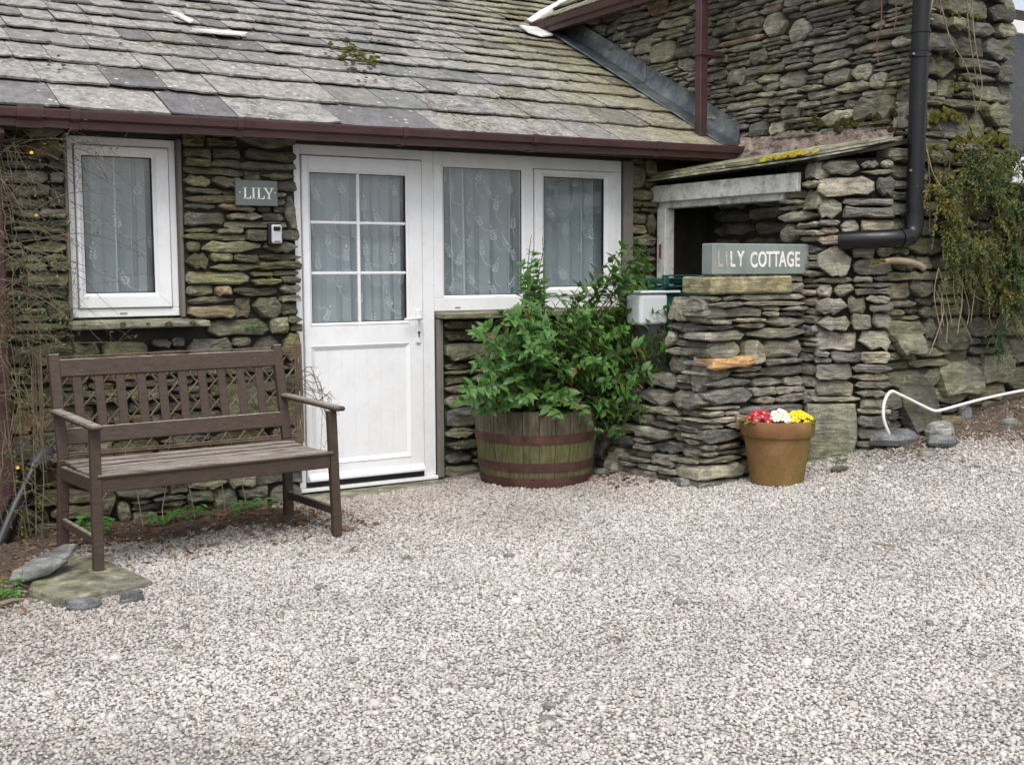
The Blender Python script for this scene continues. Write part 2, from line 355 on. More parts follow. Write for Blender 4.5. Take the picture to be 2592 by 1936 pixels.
def gravel_points():
    sp = 0.0116
    X, Y = np.meshgrid(np.arange(-3.5, 9.6, sp), np.arange(-5.6, 0.0, sp))
    X = X.ravel(); Y = Y.ravel()
    X = X+nprng.uniform(-.5, .5, X.size)*sp; Y = Y+nprng.uniform(-.5, .5, Y.size)*sp
    Z = gz(X, Y)
    q = np.stack([X, Y, Z], 1)-CAM_LOC
    dep = q@_fwd; px = CAM_F*(q@_rt)/dep; py = -CAM_F*(q@_up)/dep
    k = (dep > 0.5) & (np.abs(px) < 1296*1.22) & (py < 968*1.12)
    k &= ~((Y > -0.10) & (X < 5.6)); k &= ~((X > 5.46) & (Y > -1.5)); k &= ~((X > 5.8) & (Y > -1.9)); k &= ~((X > 5.46) & (X < 5.86) & (Y > -1.6-(X-5.46)*0.80))
    k &= ~((X > 4.72) & (Y > -1.48) & (Y < -1.0))
    k &= ~((X-4.13)**2+(Y+0.5)**2 < 0.32**2)
    k &= ~((X > 2.75) & (X < 3.72) & (Y > -0.20))
    s = soil_shade_mask(X, Y); k &= nprng.uniform(0, 1, X.size) > s*0.55
    X, Y, Z, s = X[k], Y[k], Z[k], s[k]
    n = X.size
    sc = np.clip(nprng.lognormal(0.03, 0.24, n), 0.55, 2.3)*np.where(nprng.uniform(0, 1, n) < 0.012, nprng.uniform(1.4, 2.4, n), 1.0)
    Z = Z+nprng.uniform(-0.003, 0.006, n)
    return np.stack([X, Y, Z], 1), sc, s
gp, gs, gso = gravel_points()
print('PEBBLES', len(gp))
def mat_pebble():
    t = NT('pebble'); rv = t.rand(); P = t.pos()
    c = t.ramp(rv, [(0.0,(0.175,0.172,0.165)),(0.04,(0.299,0.283,0.273)),(0.13,(0.396,0.371,0.348)),(0.27,(0.475,0.439,0.410)),(0.42,(0.536,0.503,0.472)),(0.58,(0.598,0.565,0.530)),(0.72,(0.501,0.479,0.451)),(0.84,(0.642,0.607,0.571)),(0.94,(0.485,0.431,0.393)),(0.98,(0.414,0.337,0.257)),(1.0,(0.316,0.328,0.323))])
    n = t.noise(P, 160, 3); c = t.mix(1.0, c, t.ramp(n, [(0.3, 0.82), (0.7, 1.12)]), 'MULTIPLY')
    big = t.noise(P, 0.9, 4, 0.65)
    c = t.mix(1.0, c, t.ramp(big, [(0.3, 0.80), (0.65, 1.06)]), 'MULTIPLY')
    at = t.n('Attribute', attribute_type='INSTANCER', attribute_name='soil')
    c = t.mix(t.math('MULTIPLY', at.outputs['Fac'], 0.8), c, t.mix(1.0, c, (0.50, 0.42, 0.34), 'MULTIPLY'))  # browns pebbles for dirt and, near the house, for shade put into the colour
    t.pbsdf(c, 0.72, spec=0.3); return t.m
M['pebble'] = mat_pebble()
def make_gravel():
    me = bpy.data.meshes.new('gravel'); n = len(gp)
    me.vertices.add(n); me.vertices.foreach_set('co', gp.astype(np.float32).ravel())
    for nm, arr in (('scl', gs), ('soil', gso)):  # soil carries both the dirt and the painted house shade
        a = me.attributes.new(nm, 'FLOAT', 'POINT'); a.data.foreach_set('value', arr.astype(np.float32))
    rot = np.stack([nprng.uniform(-0.5, 0.5, n), nprng.uniform(-0.5, 0.5, n), nprng.uniform(0, 6.283, n)], 1)
    a = me.attributes.new('rot', 'FLOAT_VECTOR', 'POINT'); a.data.foreach_set('vector', rot.astype(np.float32).ravel())
    a = me.attributes.new('pick', 'INT', 'POINT'); a.data.foreach_set('value', nprng.integers(0, 5, n).astype(np.int32))
    me.materials.append(M['pebble'])
    o = link('gravel', me); tag(o, 'loose pale grey and white pebbles covering the whole yard', 'gravel', kind='stuff')
    ng = bpy.data.node_groups.new('scatter_pebbles', 'GeometryNodeTree')
    ng.interface.new_socket('Geometry', in_out='INPUT', socket_type='NodeSocketGeometry')
    ng.interface.new_socket('Geometry', in_out='OUTPUT', socket_type='NodeSocketGeometry')
    N = ng.nodes; L = ng.links
    gi = N.new('NodeGroupInput'); go = N.new('NodeGroupOutput'); iop = N.new('GeometryNodeInstanceOnPoints')
    g2i = N.new('GeometryNodeGeometryToInstance')
    for k in range(5):
        ico = N.new('GeometryNodeMeshIcoSphere'); ico.inputs['Radius'].default_value = 1.0; ico.inputs['Subdivisions'].default_value = 2
        sp = N.new('GeometryNodeSetPosition'); ps = N.new('GeometryNodeInputPosition')
        nz = N.new('ShaderNodeTexNoise'); nz.noise_dimensions = '4D'; nz.inputs['W'].default_value = k*3.7+0.5; nz.inputs['Scale'].default_value = 0.85; nz.inputs['Detail'].default_value = 1.0
        sub = N.new('ShaderNodeVectorMath'); sub.operation = 'SUBTRACT'; sub.inputs[1].default_value = (0.5, 0.5, 0.5)
        mul = N.new('ShaderNodeVectorMath'); mul.operation = 'SCALE'; mul.inputs['Scale'].default_value = 1.5
        L.new(ps.outputs[0], nz.inputs['Vector']); L.new(nz.outputs['Color'], sub.inputs[0]); L.new(sub.outputs[0], mul.inputs[0])
        L.new(ico.outputs[0], sp.inputs[0]); L.new(mul.outputs[0], sp.inputs['Offset'])
        tf = N.new('GeometryNodeTransform'); r0 = 0.0050
        sx, sy, sz = [(1.30, 1.0, 0.85), (1.15, 1.05, 0.95), (1.45, 0.95, 0.75), (1.25, 0.9, 0.85), (1.35, 1.1, 0.75)][k]
        tf.inputs['Scale'].default_value = (r0*sx, r0*sy, r0*sz)
        sm = N.new('GeometryNodeSetMaterial'); sm.inputs['Material'].default_value = M['pebble']
        ss = N.new('GeometryNodeSetShadeSmooth')
        L.new(sp.outputs[0], tf.inputs[0]); L.new(tf.outputs[0], ss.inputs[0]); L.new(ss.outputs[0], sm.inputs[0]); L.new(sm.outputs[0], g2i.inputs[0])
    def att(nm, dt):
        a = N.new('GeometryNodeInputNamedAttribute'); a.data_type = dt; a.inputs['Name'].default_value = nm
        return [s for s in a.outputs if s.enabled and s.name == 'Attribute'][0]
    L.new(gi.outputs[0], iop.inputs['Points']); L.new(g2i.outputs[0], iop.inputs['Instance'])
    iop.inputs['Pick Instance'].default_value = True
    L.new(att('pick', 'INT'), iop.inputs['Instance Index'])
    L.new(att('rot', 'FLOAT_VECTOR'), iop.inputs['Rotation']); L.new(att('scl', 'FLOAT'), iop.inputs['Scale'])
    L.new(iop.outputs[0], go.inputs[0])
    md = o.modifiers.new('scatter', 'NODES'); md.node_group = ng
make_gravel()

# ------------------------------------------------------------------ rubble stones
ZV = np.array([0, 0, 1.0])
def stone_outline(w_, h_, lens):
    if lens >= 0 and rnd.random() < 0.16 and h_/w_ > 0.42:                     # a rounded cobble now and then
        n = 13; e = U(2.2, 3.2); t0 = U(0, 0.5); ol = []
        for k in range(n):
            t = t0+2*math.pi*k/n; c, s = math.cos(t), math.sin(t)
            ol.append((math.copysign(abs(c)**(2/e), c)*w_/2*U(0.9, 1.02), math.copysign(abs(s)**(2/e), s)*h_/2*U(0.9, 1.03)))
        return ol
    pt = rnd.random() < lens
    def cut(): return (U(0.02, 0.20) if not pt else U(0.08, 0.45))*w_, (U(0.10, 0.42) if not pt else U(0.25, 0.55))*h_
    (ax, ay), (bx, by_), (cx, cy), (dx, dy) = cut(), cut(), cut(), cut()
    j = lambda a: U(-a, a)
    W, H = w_/2, h_/2; rgh = min(0.10*h_, 0.010)
    ol = [(-W+ax, -H)]
    kb = 2 if w_ < 0.18 else 3
    for i in range(1, kb): t = i/kb+j(0.1); ol.append((-W+ax+(2*W-ax-bx)*t, -H+j(rgh)+abs(j(rgh))))
    ol += [(W-bx, -H+j(rgh)), (W+j(0.006), -H+min(by_, h_*0.48)), (W+j(0.008), H-min(cy, h_*0.48)), (W-cx, H)]
    for i in range(1, kb): t = i/kb+j(0.1); ol.append((W-cx-(2*W-cx-dx)*t, H+j(rgh)-abs(j(rgh))))
    ol += [(-W+dx, H+j(rgh)), (-W+j(0.006), H-min(dy, h_*0.48)), (-W+j(0.008), -H+min(ay, h_*0.48))]
    return ol
def stone_mesh(w_, h_, d_, Uv, N, lens, n=14, dome=None, rough=1.0):
    ol = stone_outline(w_, h_, lens); n = len(ol)
    an = U(-0.05, 0.05)*min(1.0, 0.10/w_*2); ca, sa = math.cos(an), math.sin(an); ol = [(x*ca-y*sa, x*sa+y*ca) for x, y in ol]
    bev = min(0.011, 0.16*h_)*U(0.6, 1.3); dm = U(-0.002, 0.010) if dome is None else dome
    tx, ty = U(-0.14, 0.14), U(-0.45, 0.10); cx_, cy_ = U(-0.25, 0.25)*w_, U(-0.25, 0.25)*h_
    def P(x, y, nn): return Uv*x+ZV*y+N*(nn+tx*x*0.5+ty*y)
    fx, fy = max(0.6, 1-2*bev/w_), max(0.55, 1-2*bev/h_*0.8)
    rings = [[P(x*0.98, y*0.96, -d_) for x, y in ol], [P(x, y, -bev*U(0.6, 2.0)) for x, y in ol], [P(x*fx, y*fy, U(-0.005, 0.004)*rough) for x, y in ol],
             [P(cx_*0.4+x*0.52, cy_*0.4+y*0.5, dm*0.8+U(-0.006, 0.006)*rough) for x, y in ol]]
    v = [q for r_ in rings for q in r_]+[P(cx_*0.5, cy_*0.5, dm+U(-0.003, 0.003))]
    f = [(i*n+k, i*n+(k+1) % n, (i+1)*n+(k+1) % n, (i+1)*n+k) for i in range(3) for k in range(n)]
    f += [(3*n+k, 3*n+(k+1) % n, 4*n) for k in range(n)]+[tuple(range(n-1, -1, -1))]
    return v, f
def add_stone(parent, c, w_, h_, Uv, N, mat, d_=0.11, lens=0.4, name='stone', dome=None, n=14, rough=1.0):
    v, f = stone_mesh(w_, h_, d_, Uv, N, lens, n, dome, rough)
    me = bpy.data.meshes.new(name); me.from_pydata([tuple(q) for q in v], [], f)
    bm = bmesh.new(); bm.from_mesh(me); bmesh.ops.recalc_face_normals(bm, faces=bm.faces); bm.to_mesh(me); bm.free()
    me.materials.append(mat)
    return link(name, me, parent, c)
def subtract(iv, cuts):
    for a, b in cuts:
        out = []
        for p, q in iv:
            if b <= p or a >= q: out.append((p, q)); continue
            if a-p > 0.03: out.append((p, a))
            if q-b > 0.03: out.append((b, q))
        iv = out
    return iv
def stones(parent, P0, Uv, N, v0, v1, ivals, mat, row=(0.045, 0.12), wid=(0.11, 0.36), split=0.4, tall=0.12, d_=0.11, jit=0.022, gap=0.008, off=None, warp=0.025, ochre=0.012, lens=0.4, slope=0.0):
    P0, Uv, N = np.array(P0, float), np.array(Uv, float), np.array(N, float)
    rows = []; v = v0
    while v < v1-0.02:
        h = U(*row) if rnd.random() < 0.75 else U(row[0], (row[0]+row[1])/2)
        if v1-(v+h) < row[0]*0.8: h = v1-v
        rows.append((v, h)); v += h
    blocked = {}
    cnt = 0
    def put(u0, u1, a, b):
        nonlocal cnt
        w_, h_ = u1-u0-gap, b-a-gap*0.8
        if w_ < 0.02 or h_ < 0.012: return
        uc, vc = (u0+u1)/2, (a+b)/2
        vc += warp*noise.noise(Vector((uc*1.6, vc*2.1, P0[0]*3.1+P0[1])))
        nn = U(-jit*1.3, jit)+(off(vc) if off else 0)
        m = M['stone_ochre'] if rnd.random() < ochre else mat
        add_stone(parent, P0+Uv*uc+ZV*vc+N*nn, w_, h_, Uv, N, m, d_, lens); cnt += 1
    for i, (v, h) in enumerate(rows):
        iv = subtract(list(ivals(v+h/2)), blocked.get(i, []))
        for a, b in iv:
            u = a
            while u < b-0.01:
                ww = U(*wid)*(0.75+0.5*min(1, h/row[1]))
                if b-(u+ww) < wid[0]*0.8: ww = b-u if b-u < wid[1]*1.2 else (b-u)/2
                u1 = u+ww
                if i+1 < len(rows) and ww < wid[1]*0.8 and rnd.random() < tall and any(p <= u and u1 <= q for p, q in ivals(rows[i+1][0]+rows[i+1][1]/2)):
                    put(u, u1, v, rows[i+1][0]+rows[i+1][1]); blocked.setdefault(i+1, []).append((u, u1))
                elif h > row[0]*1.5 and rnd.random() < split:
                    k = 3 if (h > row[0]*2.4 and rnd.random() < 0.35) else 2
                    cuts = [v]+[v+h*(j+U(-0.2, 0.2))/k for j in range(1, k)]+[v+h]
                    for j in range(k):
                        if ww > wid[0]*1.9 and rnd.random() < 0.4:
                            m_ = u+ww*U(0.35, 0.65); put(u, m_, cuts[j], cuts[j+1]); put(m_, u1, cuts[j], cuts[j+1])
                        else: put(u+U(-0.02, 0.012), u1+U(-0.012, 0.02), cuts[j], cuts[j+1])
                else: put(u, u1, v, v+h)
                u = u1
    return cnt
XV = np.array([1.0, 0, 0]); YV = np.array([0, 1.0, 0])

# ================================================================== COTTAGE
cottage = empty('cottage', (3.4, 0, 0), 'low slate-stone cottage with white door and lichen-covered slate roof', 'house')
YF = -0.085                                    # stone face left of the door; window frames stand at Y = 0
mb = MB()
for a, b in (((-1.5, -0.03, -0.3), (1.425, 0.3, 2.28)), ((2.052, -0.03, -0.3), (2.738, 0.3, 2.28)), ((1.425, -0.031, -0.3), (2.052, 0.299, 1.035)),
             ((1.425, -0.031, 2.068), (2.052, 0.299, 2.281)), ((2.738, -0.02, 2.085), (5.225, 0.298, 2.282)), ((3.70, 0.0, -0.3), (5.225, 0.297, 1.03)),
             ((5.225, -0.005, -0.3), (6.3, 0.3, 2.279)), ((2.738, 0.0, -0.3), (3.70, 0.296, -0.032))):
    mb.box(a, b)
wall = mb.build('wall', M['joint'], cottage)
def iv_left(z):
    iv = [(-0.35, 2.745)]
    if 1.045 < z < 2.10: iv = subtract(iv, [(1.418, 2.064)])
    elif 0.985 < z <= 1.045: iv = subtract(iv, [(1.39, 2.17)])
    return iv
n1 = stones(wall, (0, YF, 0), XV, -YV, -0.14, 2.12, iv_left, M['stone_cottage'], row=(0.042, 0.14), wid=(0.09, 0.36), split=0.42, tall=0.22, jit=0.024, lens=0.45)
n2 = stones(wall, (0, -0.05, 0), XV, -YV, -0.10, 0.995, lambda z: [(3.735+U(0, .03), 5.52)], M['stone_cottage'], row=(0.055, 0.13), wid=(0.16, 0.40), split=0.25, tall=0.06, jit=0.02)
n3 = stones(wall, (0, -0.045, 0), XV, -YV, 1.0, 2.1, lambda z: [(5.27, 5.5)], M['stone_cottage'], row=(0.05, 0.12), wid=(0.1, 0.25), split=0.3, jit=0.016, ochre=0.05)
print('stones cottage', n1, n2, n3)
# rendered jambs
MB().box((2.038, -0.05, 1.06), (2.060, 0.01, 2.068)).build('render_jamb', M['render'], wall, bevel=0.006)
MB().box((3.702, -0.04, -0.03), (3.742, -0.001, 1.005)).build('render_jamb', M['render'], wall, bevel=0.006)
MB().box((5.206, -0.04, 1.03), (5.285, -0.006, 2.084)).build('render_jamb', M['render'], wall, bevel=0.006)
MB().box((1.416, -0.07, 1.06), (1.434, 0.01, 2.068)).build('render_jamb', M['render'], wall, bevel=0.004)
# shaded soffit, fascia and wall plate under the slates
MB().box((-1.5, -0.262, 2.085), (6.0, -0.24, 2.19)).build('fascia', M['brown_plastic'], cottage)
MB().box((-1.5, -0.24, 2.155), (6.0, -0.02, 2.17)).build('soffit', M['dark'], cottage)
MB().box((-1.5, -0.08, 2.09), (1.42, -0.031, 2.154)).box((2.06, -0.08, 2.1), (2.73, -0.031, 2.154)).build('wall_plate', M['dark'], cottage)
# inside: a dim room so that the panes look into depth
mb = MB()
mb.box((-1.45, 3.0, -0.1), (5.9, 3.1, 2.3)); mb.box((-1.5, 0.301, -0.14), (5.9, 3.0, -0.1)); mb.box((-1.5, 0.301, 2.283), (5.9, 3.0, 2.31)); mb.box((-1.55, 0.301, -0.1), (-1.45, 3.0, 2.28)); mb.box((5.9, 0.301, -0.1), (6.0, 3.0, 2.28))
mb.build('room', M['room'], cottage)

def ring(mb, o, i, y0, y1):
    (a0, a1, b0, b1), (c0, c1, d0, d1) = o, i
    for x0, x1, z0, z1 in ((a0, a1, b0, d0), (a0, a1, d1, b1), (a0, c0, d0, d1), (c1, a1, d0, d1)): mb.box((x0, y0, z0), (x1, y1, z1))
    return mb
def miter(mb, o, i, y0, y1, yi=None):          # four mitred frame bars; the inner edge may be set back to yi
    (a0, a1, b0, b1), (c0, c1, d0, d1) = o, i
    yi = y0 if yi is None else yi
    O = [(a0, b0), (a1, b0), (a1, b1), (a0, b1)]; I = [(c0, d0), (c1, d0), (c1, d1), (c0, d1)]
    for k in range(4):
        p, q, r_, s_ = O[k], O[(k+1) % 4], I[(k+1) % 4], I[k]
        v = [(p[0], y0, p[1]), (q[0], y0, q[1]), (r_[0], yi, r_[1]), (s_[0], yi, s_[1])]
        v += [(x, y1, z) for x, _, z in v]
        mb.add(v, [(0, 1, 2, 3), (7, 6, 5, 4), (0, 4, 5, 1), (1, 5, 6, 2), (2, 6, 7, 3), (3, 7, 4, 0)])
    return mb
def inset(r_, d): return (r_[0]+d, r_[1]-d, r_[2]+d, r_[3]-d)
def sash(parent, o, g, y=-0.016):
    m1 = inset(g, -0.018)
    s = miter(MB(), o, m1, y, 0.05).build('sash', M['upvc'], parent, bevel=0.003)
    miter(MB(), (m1[0]+.0005, m1[1]-.0005, m1[2]+.0005, m1[3]-.0005), g, y+0.002, 0.02, y+0.016).build('glazing_bead', M['upvc'], parent)
    miter(MB(), inset(g, -0.001), inset(g, 0.005), y+0.018, 0.022).build('gasket', M['black_rubber'], parent)
    MB().box((g[0], 0.012, g[2]), (g[1], 0.016, g[3])).build('pane', M['glass'], parent)
cushion_later = []
# left window
win = link('window', None, cottage, (1.735, 0, 1.07))
tag(win, 'small white casement window with net curtain left of the door')
fo = (1.432, 2.037, 1.069, 2.063); fi = (1.478, 1.996, 1.118, 2.016)
ring(MB(), fo, fi, 0.0, 0.07).build('frame', M['upvc'], win, bevel=0.004)
miter(MB(), inset(fi, -0.001), inset(fi, 0.006), -0.004, 0.03).build('gasket', M['gasket'], win)
sash(win, inset(fi, 0.004), (1.521, 1.902, 1.203, 1.959))
MB().box((1.70, -0.004, 1.086), (1.74, 0.0, 1.094)).build('drain_cap', M['gasket'], win)
sl = MB(); sv = [(1.405, -0.165), (1.52, -0.19), (1.72, -0.178), (1.93, -0.195), (2.10, -0.18), (2.17, -0.15), (2.13, 0.0), (1.41, 0.0)]
sl.add([(x, y, 1.012+U(-0.004, 0.004)) for x, y in sv]+[(x, y, 1.040+(0.018 if y > -0.1 else U(-0.003, 0.003))) for x, y in sv], [tuple(range(7, -1, -1)), tuple(range(8, 16))]+[(i, (i+1) % 8, (i+1) % 8+8, i+8) for i in range(8)])
sl.build('sill', M['slab'], win, bevel=0.005, center=True)
for k in range(9): cushion_later.append((1.47+0.07*k+U(-.03, .03), -0.185+U(-.02, .03), 1.036))
# big window
win2 = link('window', None, cottage, (4.45, 0, 1.05)); tag(win2, 'wide white window with fixed light and casement beside the door')
fo = (3.700, 5.207, 1.056, 2.083)
mb = MB()
mb.box((3.7005, 0.0, 1.056), (5.207, 0.07, 1.142)); mb.box((3.7005, 0.0, 2.002), (5.207, 0.07, 2.083))
mb.box((3.7005, 0.0, 1.142), (3.765, 0.07, 2.002)); mb.box((4.389, 0.0, 1.142), (4.463, 0.07, 2.002)); mb.box((5.148, 0.0, 1.142), (5.207, 0.07, 2.002))
mb.build('frame', M['upvc'], win2, bevel=0.004)
g1 = (3.767, 4.387, 1.146, 1.999)
miter(MB(), inset(g1, -0.003), inset(g1, 0.012), 0.002, 0.02, 0.012).build('glazing_bead', M['upvc'], win2)
miter(MB(), inset(g1, 0.0115), inset(g1, 0.016), 0.0125, 0.022).build('gasket', M['black_rubber'], win2)
MB().box((3.775, 0.014, 1.154), (4.379, 0.018, 1.991)).build('pane', M['glass'], win2)
sash(win2, (4.468, 5.144, 1.147, 1.998), (4.548, 5.052, 1.204, 1.952))
MB().box((3.85, -0.004, 1.075), (3.89, 0.0, 1.083)).build('drain_cap', M['gasket'], win2)
sl = MB()
sv = [(3.705, -0.14), (4.1, -0.15), (4.6, -0.143), (5.0, -0.15), (5.28, -0.14), (5.28, 0.02), (3.705, 0.02)]
sl.add([(x, y, 1.008+0.004*math.sin(7*x)) for x, y in sv]+[(x, y, 1.048+(0.006 if y > 0 else 0)) for x, y in sv], [tuple(range(6, -1, -1)), tuple(range(7, 14))]+[(i, (i+1) % 7, (i+1) % 7+7, i+7) for i in range(7)])
sl.build('sill', M['slab'], win2, bevel=0.006, center=True)
# door
door = link('door', None, cottage, (3.2, 0, 0)); tag(door, 'white door with six small panes over a plain panel')
mb = MB(); mb.box((2.715, 0.0, -0.012), (2.792, 0.07, 2.083)); mb.box((3.612, 0.0, -0.012), (3.6995, 0.07, 2.083)); mb.box((2.792, 0.0, 2.021), (3.612, 0.07, 2.083))
mb.build('frame', M['upvc'], door, bevel=0.005)
MB().box((3.6085, 0.004, 0.02), (3.6115, 0.06, 2.02)).build('gasket', M['black_rubber'], door)
lo = (2.797, 3.606, 0.022, 2.016); up = (2.841, 3.497, 0.996, 1.927); pl = (2.866, 3.505, 0.135, 0.855)
mb = MB()
mb.box((2.797, -0.012, 0.022), (2.838, 0.04, 2.016)); mb.box((3.506, -0.012, 0.022), (3.606, 0.04, 2.016))
mb.box((2.838, -0.0118, 1.929), (3.506, 0.04, 2.0155)); mb.box((2.838, -0.0118, 0.857), (3.506, 0.04, 0.992)); mb.box((2.838, -0.0118, 0.0222), (3.506, 0.04, 0.133))
mb.build('stile', M['upvc'], door, bevel=0.003)
miter(MB(), (2.836, 3.507, 0.990, 1.930), (2.849, 3.494, 1.003, 1.917), -0.016, 0.02, -0.006).build('glazing_bead', M['upvc'], door)
miter(MB(), (2.8485, 3.4945, 1.0025, 1.9175), (2.853, 3.490, 1.007, 1.913), -0.005, 0.02).build('gasket', M['black_rubber'], door)
for x0, x1 in ((2.849, 3.160), (3.176, 3.494)):
    for z0, z1 in ((1.003, 1.300), (1.315, 1.609), (1.624, 1.917)):
        MB().box((x0, 0.004, z0), (x1, 0.008, z1)).build('pane', M['glass'], door)
MB().box((3.1585, -0.006, 1.003), (3.1775, 0.012, 1.917)).build('glazing_bar', M['upvc'], door, bevel=0.003)
for zz in (1.3075, 1.6165):
    MB().box((2.849, -0.0055, zz-0.0085), (3.1583, 0.0115, zz+0.0085)).box((3.1777, -0.0055, zz-0.0085), (3.494, 0.0115, zz+0.0085)).build('glazing_bar', M['upvc'], door, bevel=0.003)
miter(MB(), (2.834, 3.51, 0.129, 0.861), (2.862, 3.484, 0.157, 0.833), -0.0165, 0.02, -0.002).build('panel_moulding', M['upvc'], door)
nb = 7; bw = (3.484-2.862)/nb
for k in range(nb):
    MB().box((2.862+k*bw+0.0002, -0.0015, 0.157), (2.862+(k+1)*bw-0.0002, 0.02, 0.833)).build('board', M['upvc'], door, bevel=0.0015)
mb = MB(); mb.add([(2.80, -0.012, 0.075), (3.598, -0.012, 0.075), (3.598, -0.045, 0.045), (2.80, -0.045, 0.045), (2.80, -0.012, 0.03), (3.598, -0.012, 0.03), (3.598, -0.045, 0.033), (2.80, -0.045, 0.033)],
                  [(0, 1, 2, 3), (3, 2, 6, 7), (7, 6, 5, 4), (0, 3, 7, 4), (1, 5, 6, 2)])
mb.build('weather_bar', M['upvc'], door)
MB().box((2.79, 0.004, -0.012), (3.612, 0.05, 0.022)).build('threshold_gap', M['black_rubber'], door)
MB().box((2.735, -0.03, -0.035), (3.70, 0.06, -0.0125)).build('threshold', M['upvc'], door, bevel=0.003)
h = MB().box((3.552, -0.026, 0.855), (3.586, -0.0125, 1.075)).build('handle_plate', M['upvc'], door, bevel=0.008, segs=3)
MB().tube([(3.569, -0.03, 1.02), (3.569, -0.062, 1.02), (3.555, -0.068, 1.02), (3.50, -0.07, 1.017), (3.448, -0.066, 1.012)], [0.011, 0.011, 0.012, 0.0105, 0.0085], 10).build('lever', M['upvc'], door, smooth='auto')
mb = MB(); mb.tube([(3.569, -0.025, 0.925), (3.569, -0.029, 0.925)], 0.0085, 12); mb.box((3.565, -0.029, 0.895), (3.573, -0.025, 0.92)); mb.build('keyhole', M['black_rubber'], door)
# doorstep
ds = MB(); pts = [(2.70, -0.20), (3.0, -0.225), (3.3, -0.215), (3.55, -0.20), (3.745, -0.14), (3.745, 0.0), (2.70, 0.0)]
ds.add([(x, y, -0.2) for x, y in pts]+[(x, y, -0.045+0.005*math.sin(9*x)) for x, y in pts], [tuple(range(6, -1, -1)), tuple(range(7, 14))]+[(i, (i+1) % 7, (i+1) % 7+7, i+7) for i in range(7)])
ds.build('doorstep', M['slab'], cottage, bevel=0.008, center=True)

# ---- gutter and pipes of the cottage
def gutter(parent, p, q, name, wd, ht, nrm, joints, mat, group=None):
    # box-shaped gutter from p to q (top inner edge), nrm points away from the wall
    p, q, nrm = Vector(p), Vector(q), Vector(nrm)
    prof = [(0, 0), (0, -ht*0.92), (wd*0.12, -ht), (wd*0.66, -ht), (wd*0.70, -ht*0.62), (wd*0.93, -ht*0.50), (wd, -ht*0.10), (wd, 0), (wd-0.006, 0), (wd-0.008, -ht*0.45), (wd*0.62, -ht*0.6), (wd*0.6, -ht*0.93), (0.008, -ht*0.9), (0.006, 0)]
    n = len(prof); mb = MB()
    v = [c+nrm*a+Vector((0, 0, b)) for c in (p, q) for a, b in prof]
    mb.add(v, [(i, (i+1) % n, (i+1) % n+n, i+n) for i in range(n)]+[tuple(range(n-1, -1, -1)), tuple(range(n, 2*n))])
    g_ = mb.build(name, mat, parent)
    d = (q-p).normalized()
    for t_, ln in joints:
        c0 = p.lerp(q, t_); mb = MB(); e = 0.007
        po = [(-0.001, 0.004), (-0.001, -ht-e), (wd*0.68, -ht-e), (wd*0.73, -ht*0.62-e), (wd*0.95+e, -ht*0.52), (wd+e, -ht*0.1), (wd+e, 0.004)]
        m_ = len(po)
        v = [c+nrm*a+Vector((0, 0, b)) for c in (c0-d*ln/2, c0+d*ln/2) for a, b in po]
        mb.add(v, [(i, (i+1) % m_, (i+1) % m_+m_, i+m_) for i in range(m_)]+[tuple(range(m_-1, -1, -1)), tuple(range(m_, 2*m_))])
        mb.build('gutter_joint', mat, g_, bevel=0.002)
    return g_
gutter(cottage, (-1.4, -0.263, 2.130), (6.02, -0.263, 2.192), 'gutter', 0.112, 0.092, (0, -1, 0),
       [((x+1.4)/7.42, ln) for x, ln in ((0.6, 0.05), (1.20, 0.13), (1.42, 0.05), (2.30, 0.035), (3.32, 0.035), (4.25, 0.05), (5.25, 0.035))], M['brown_plastic'])
dp = MB(); dp.bar((1.05, -0.31, 2.05), (1.05, -0.155, 1.93), 0.066, 0.066, (1, 0, 0)); dp.bar((1.05, -0.15, 1.945), (1.045, -0.15, -0.12), 0.068, 0.068, (1, 0, 0))
dp = dp.build('downpipe', M['brown_plastic'], cottage, bevel=0.006)
for zz in (1.75, 0.7): MB().box((1.005, -0.19, zz), (1.09, -0.09, zz+0.035)).build('bracket', M['brown_plastic'], dp, bevel=0.003)
wp = MB().tube([(1.20, -0.15, 0.30), (1.13, -0.19, 0.19), (1.05, -0.245, 0.06), (0.97, -0.30, -0.09)], 0.046, 16).build('waste_pipe', M['black_plastic'], cottage, smooth='auto')
MB().tube([(1.25, -0.02, 0.355), (1.25, -0.075, 0.362), (1.247, -0.115, 0.36), (1.236, -0.138, 0.345), (1.215, -0.148, 0.318), (1.19, -0.157, 0.285)], 0.054, 16).build('elbow', mat_plain('grey_plastic', (0.06, 0.066, 0.075), 0.4), wp, smooth='auto')
MB().tube([(1.196, -0.152, 0.296), (1.18, -0.161, 0.272)], 0.06, 16).build('collar', M['black_plastic'], wp, smooth='auto')

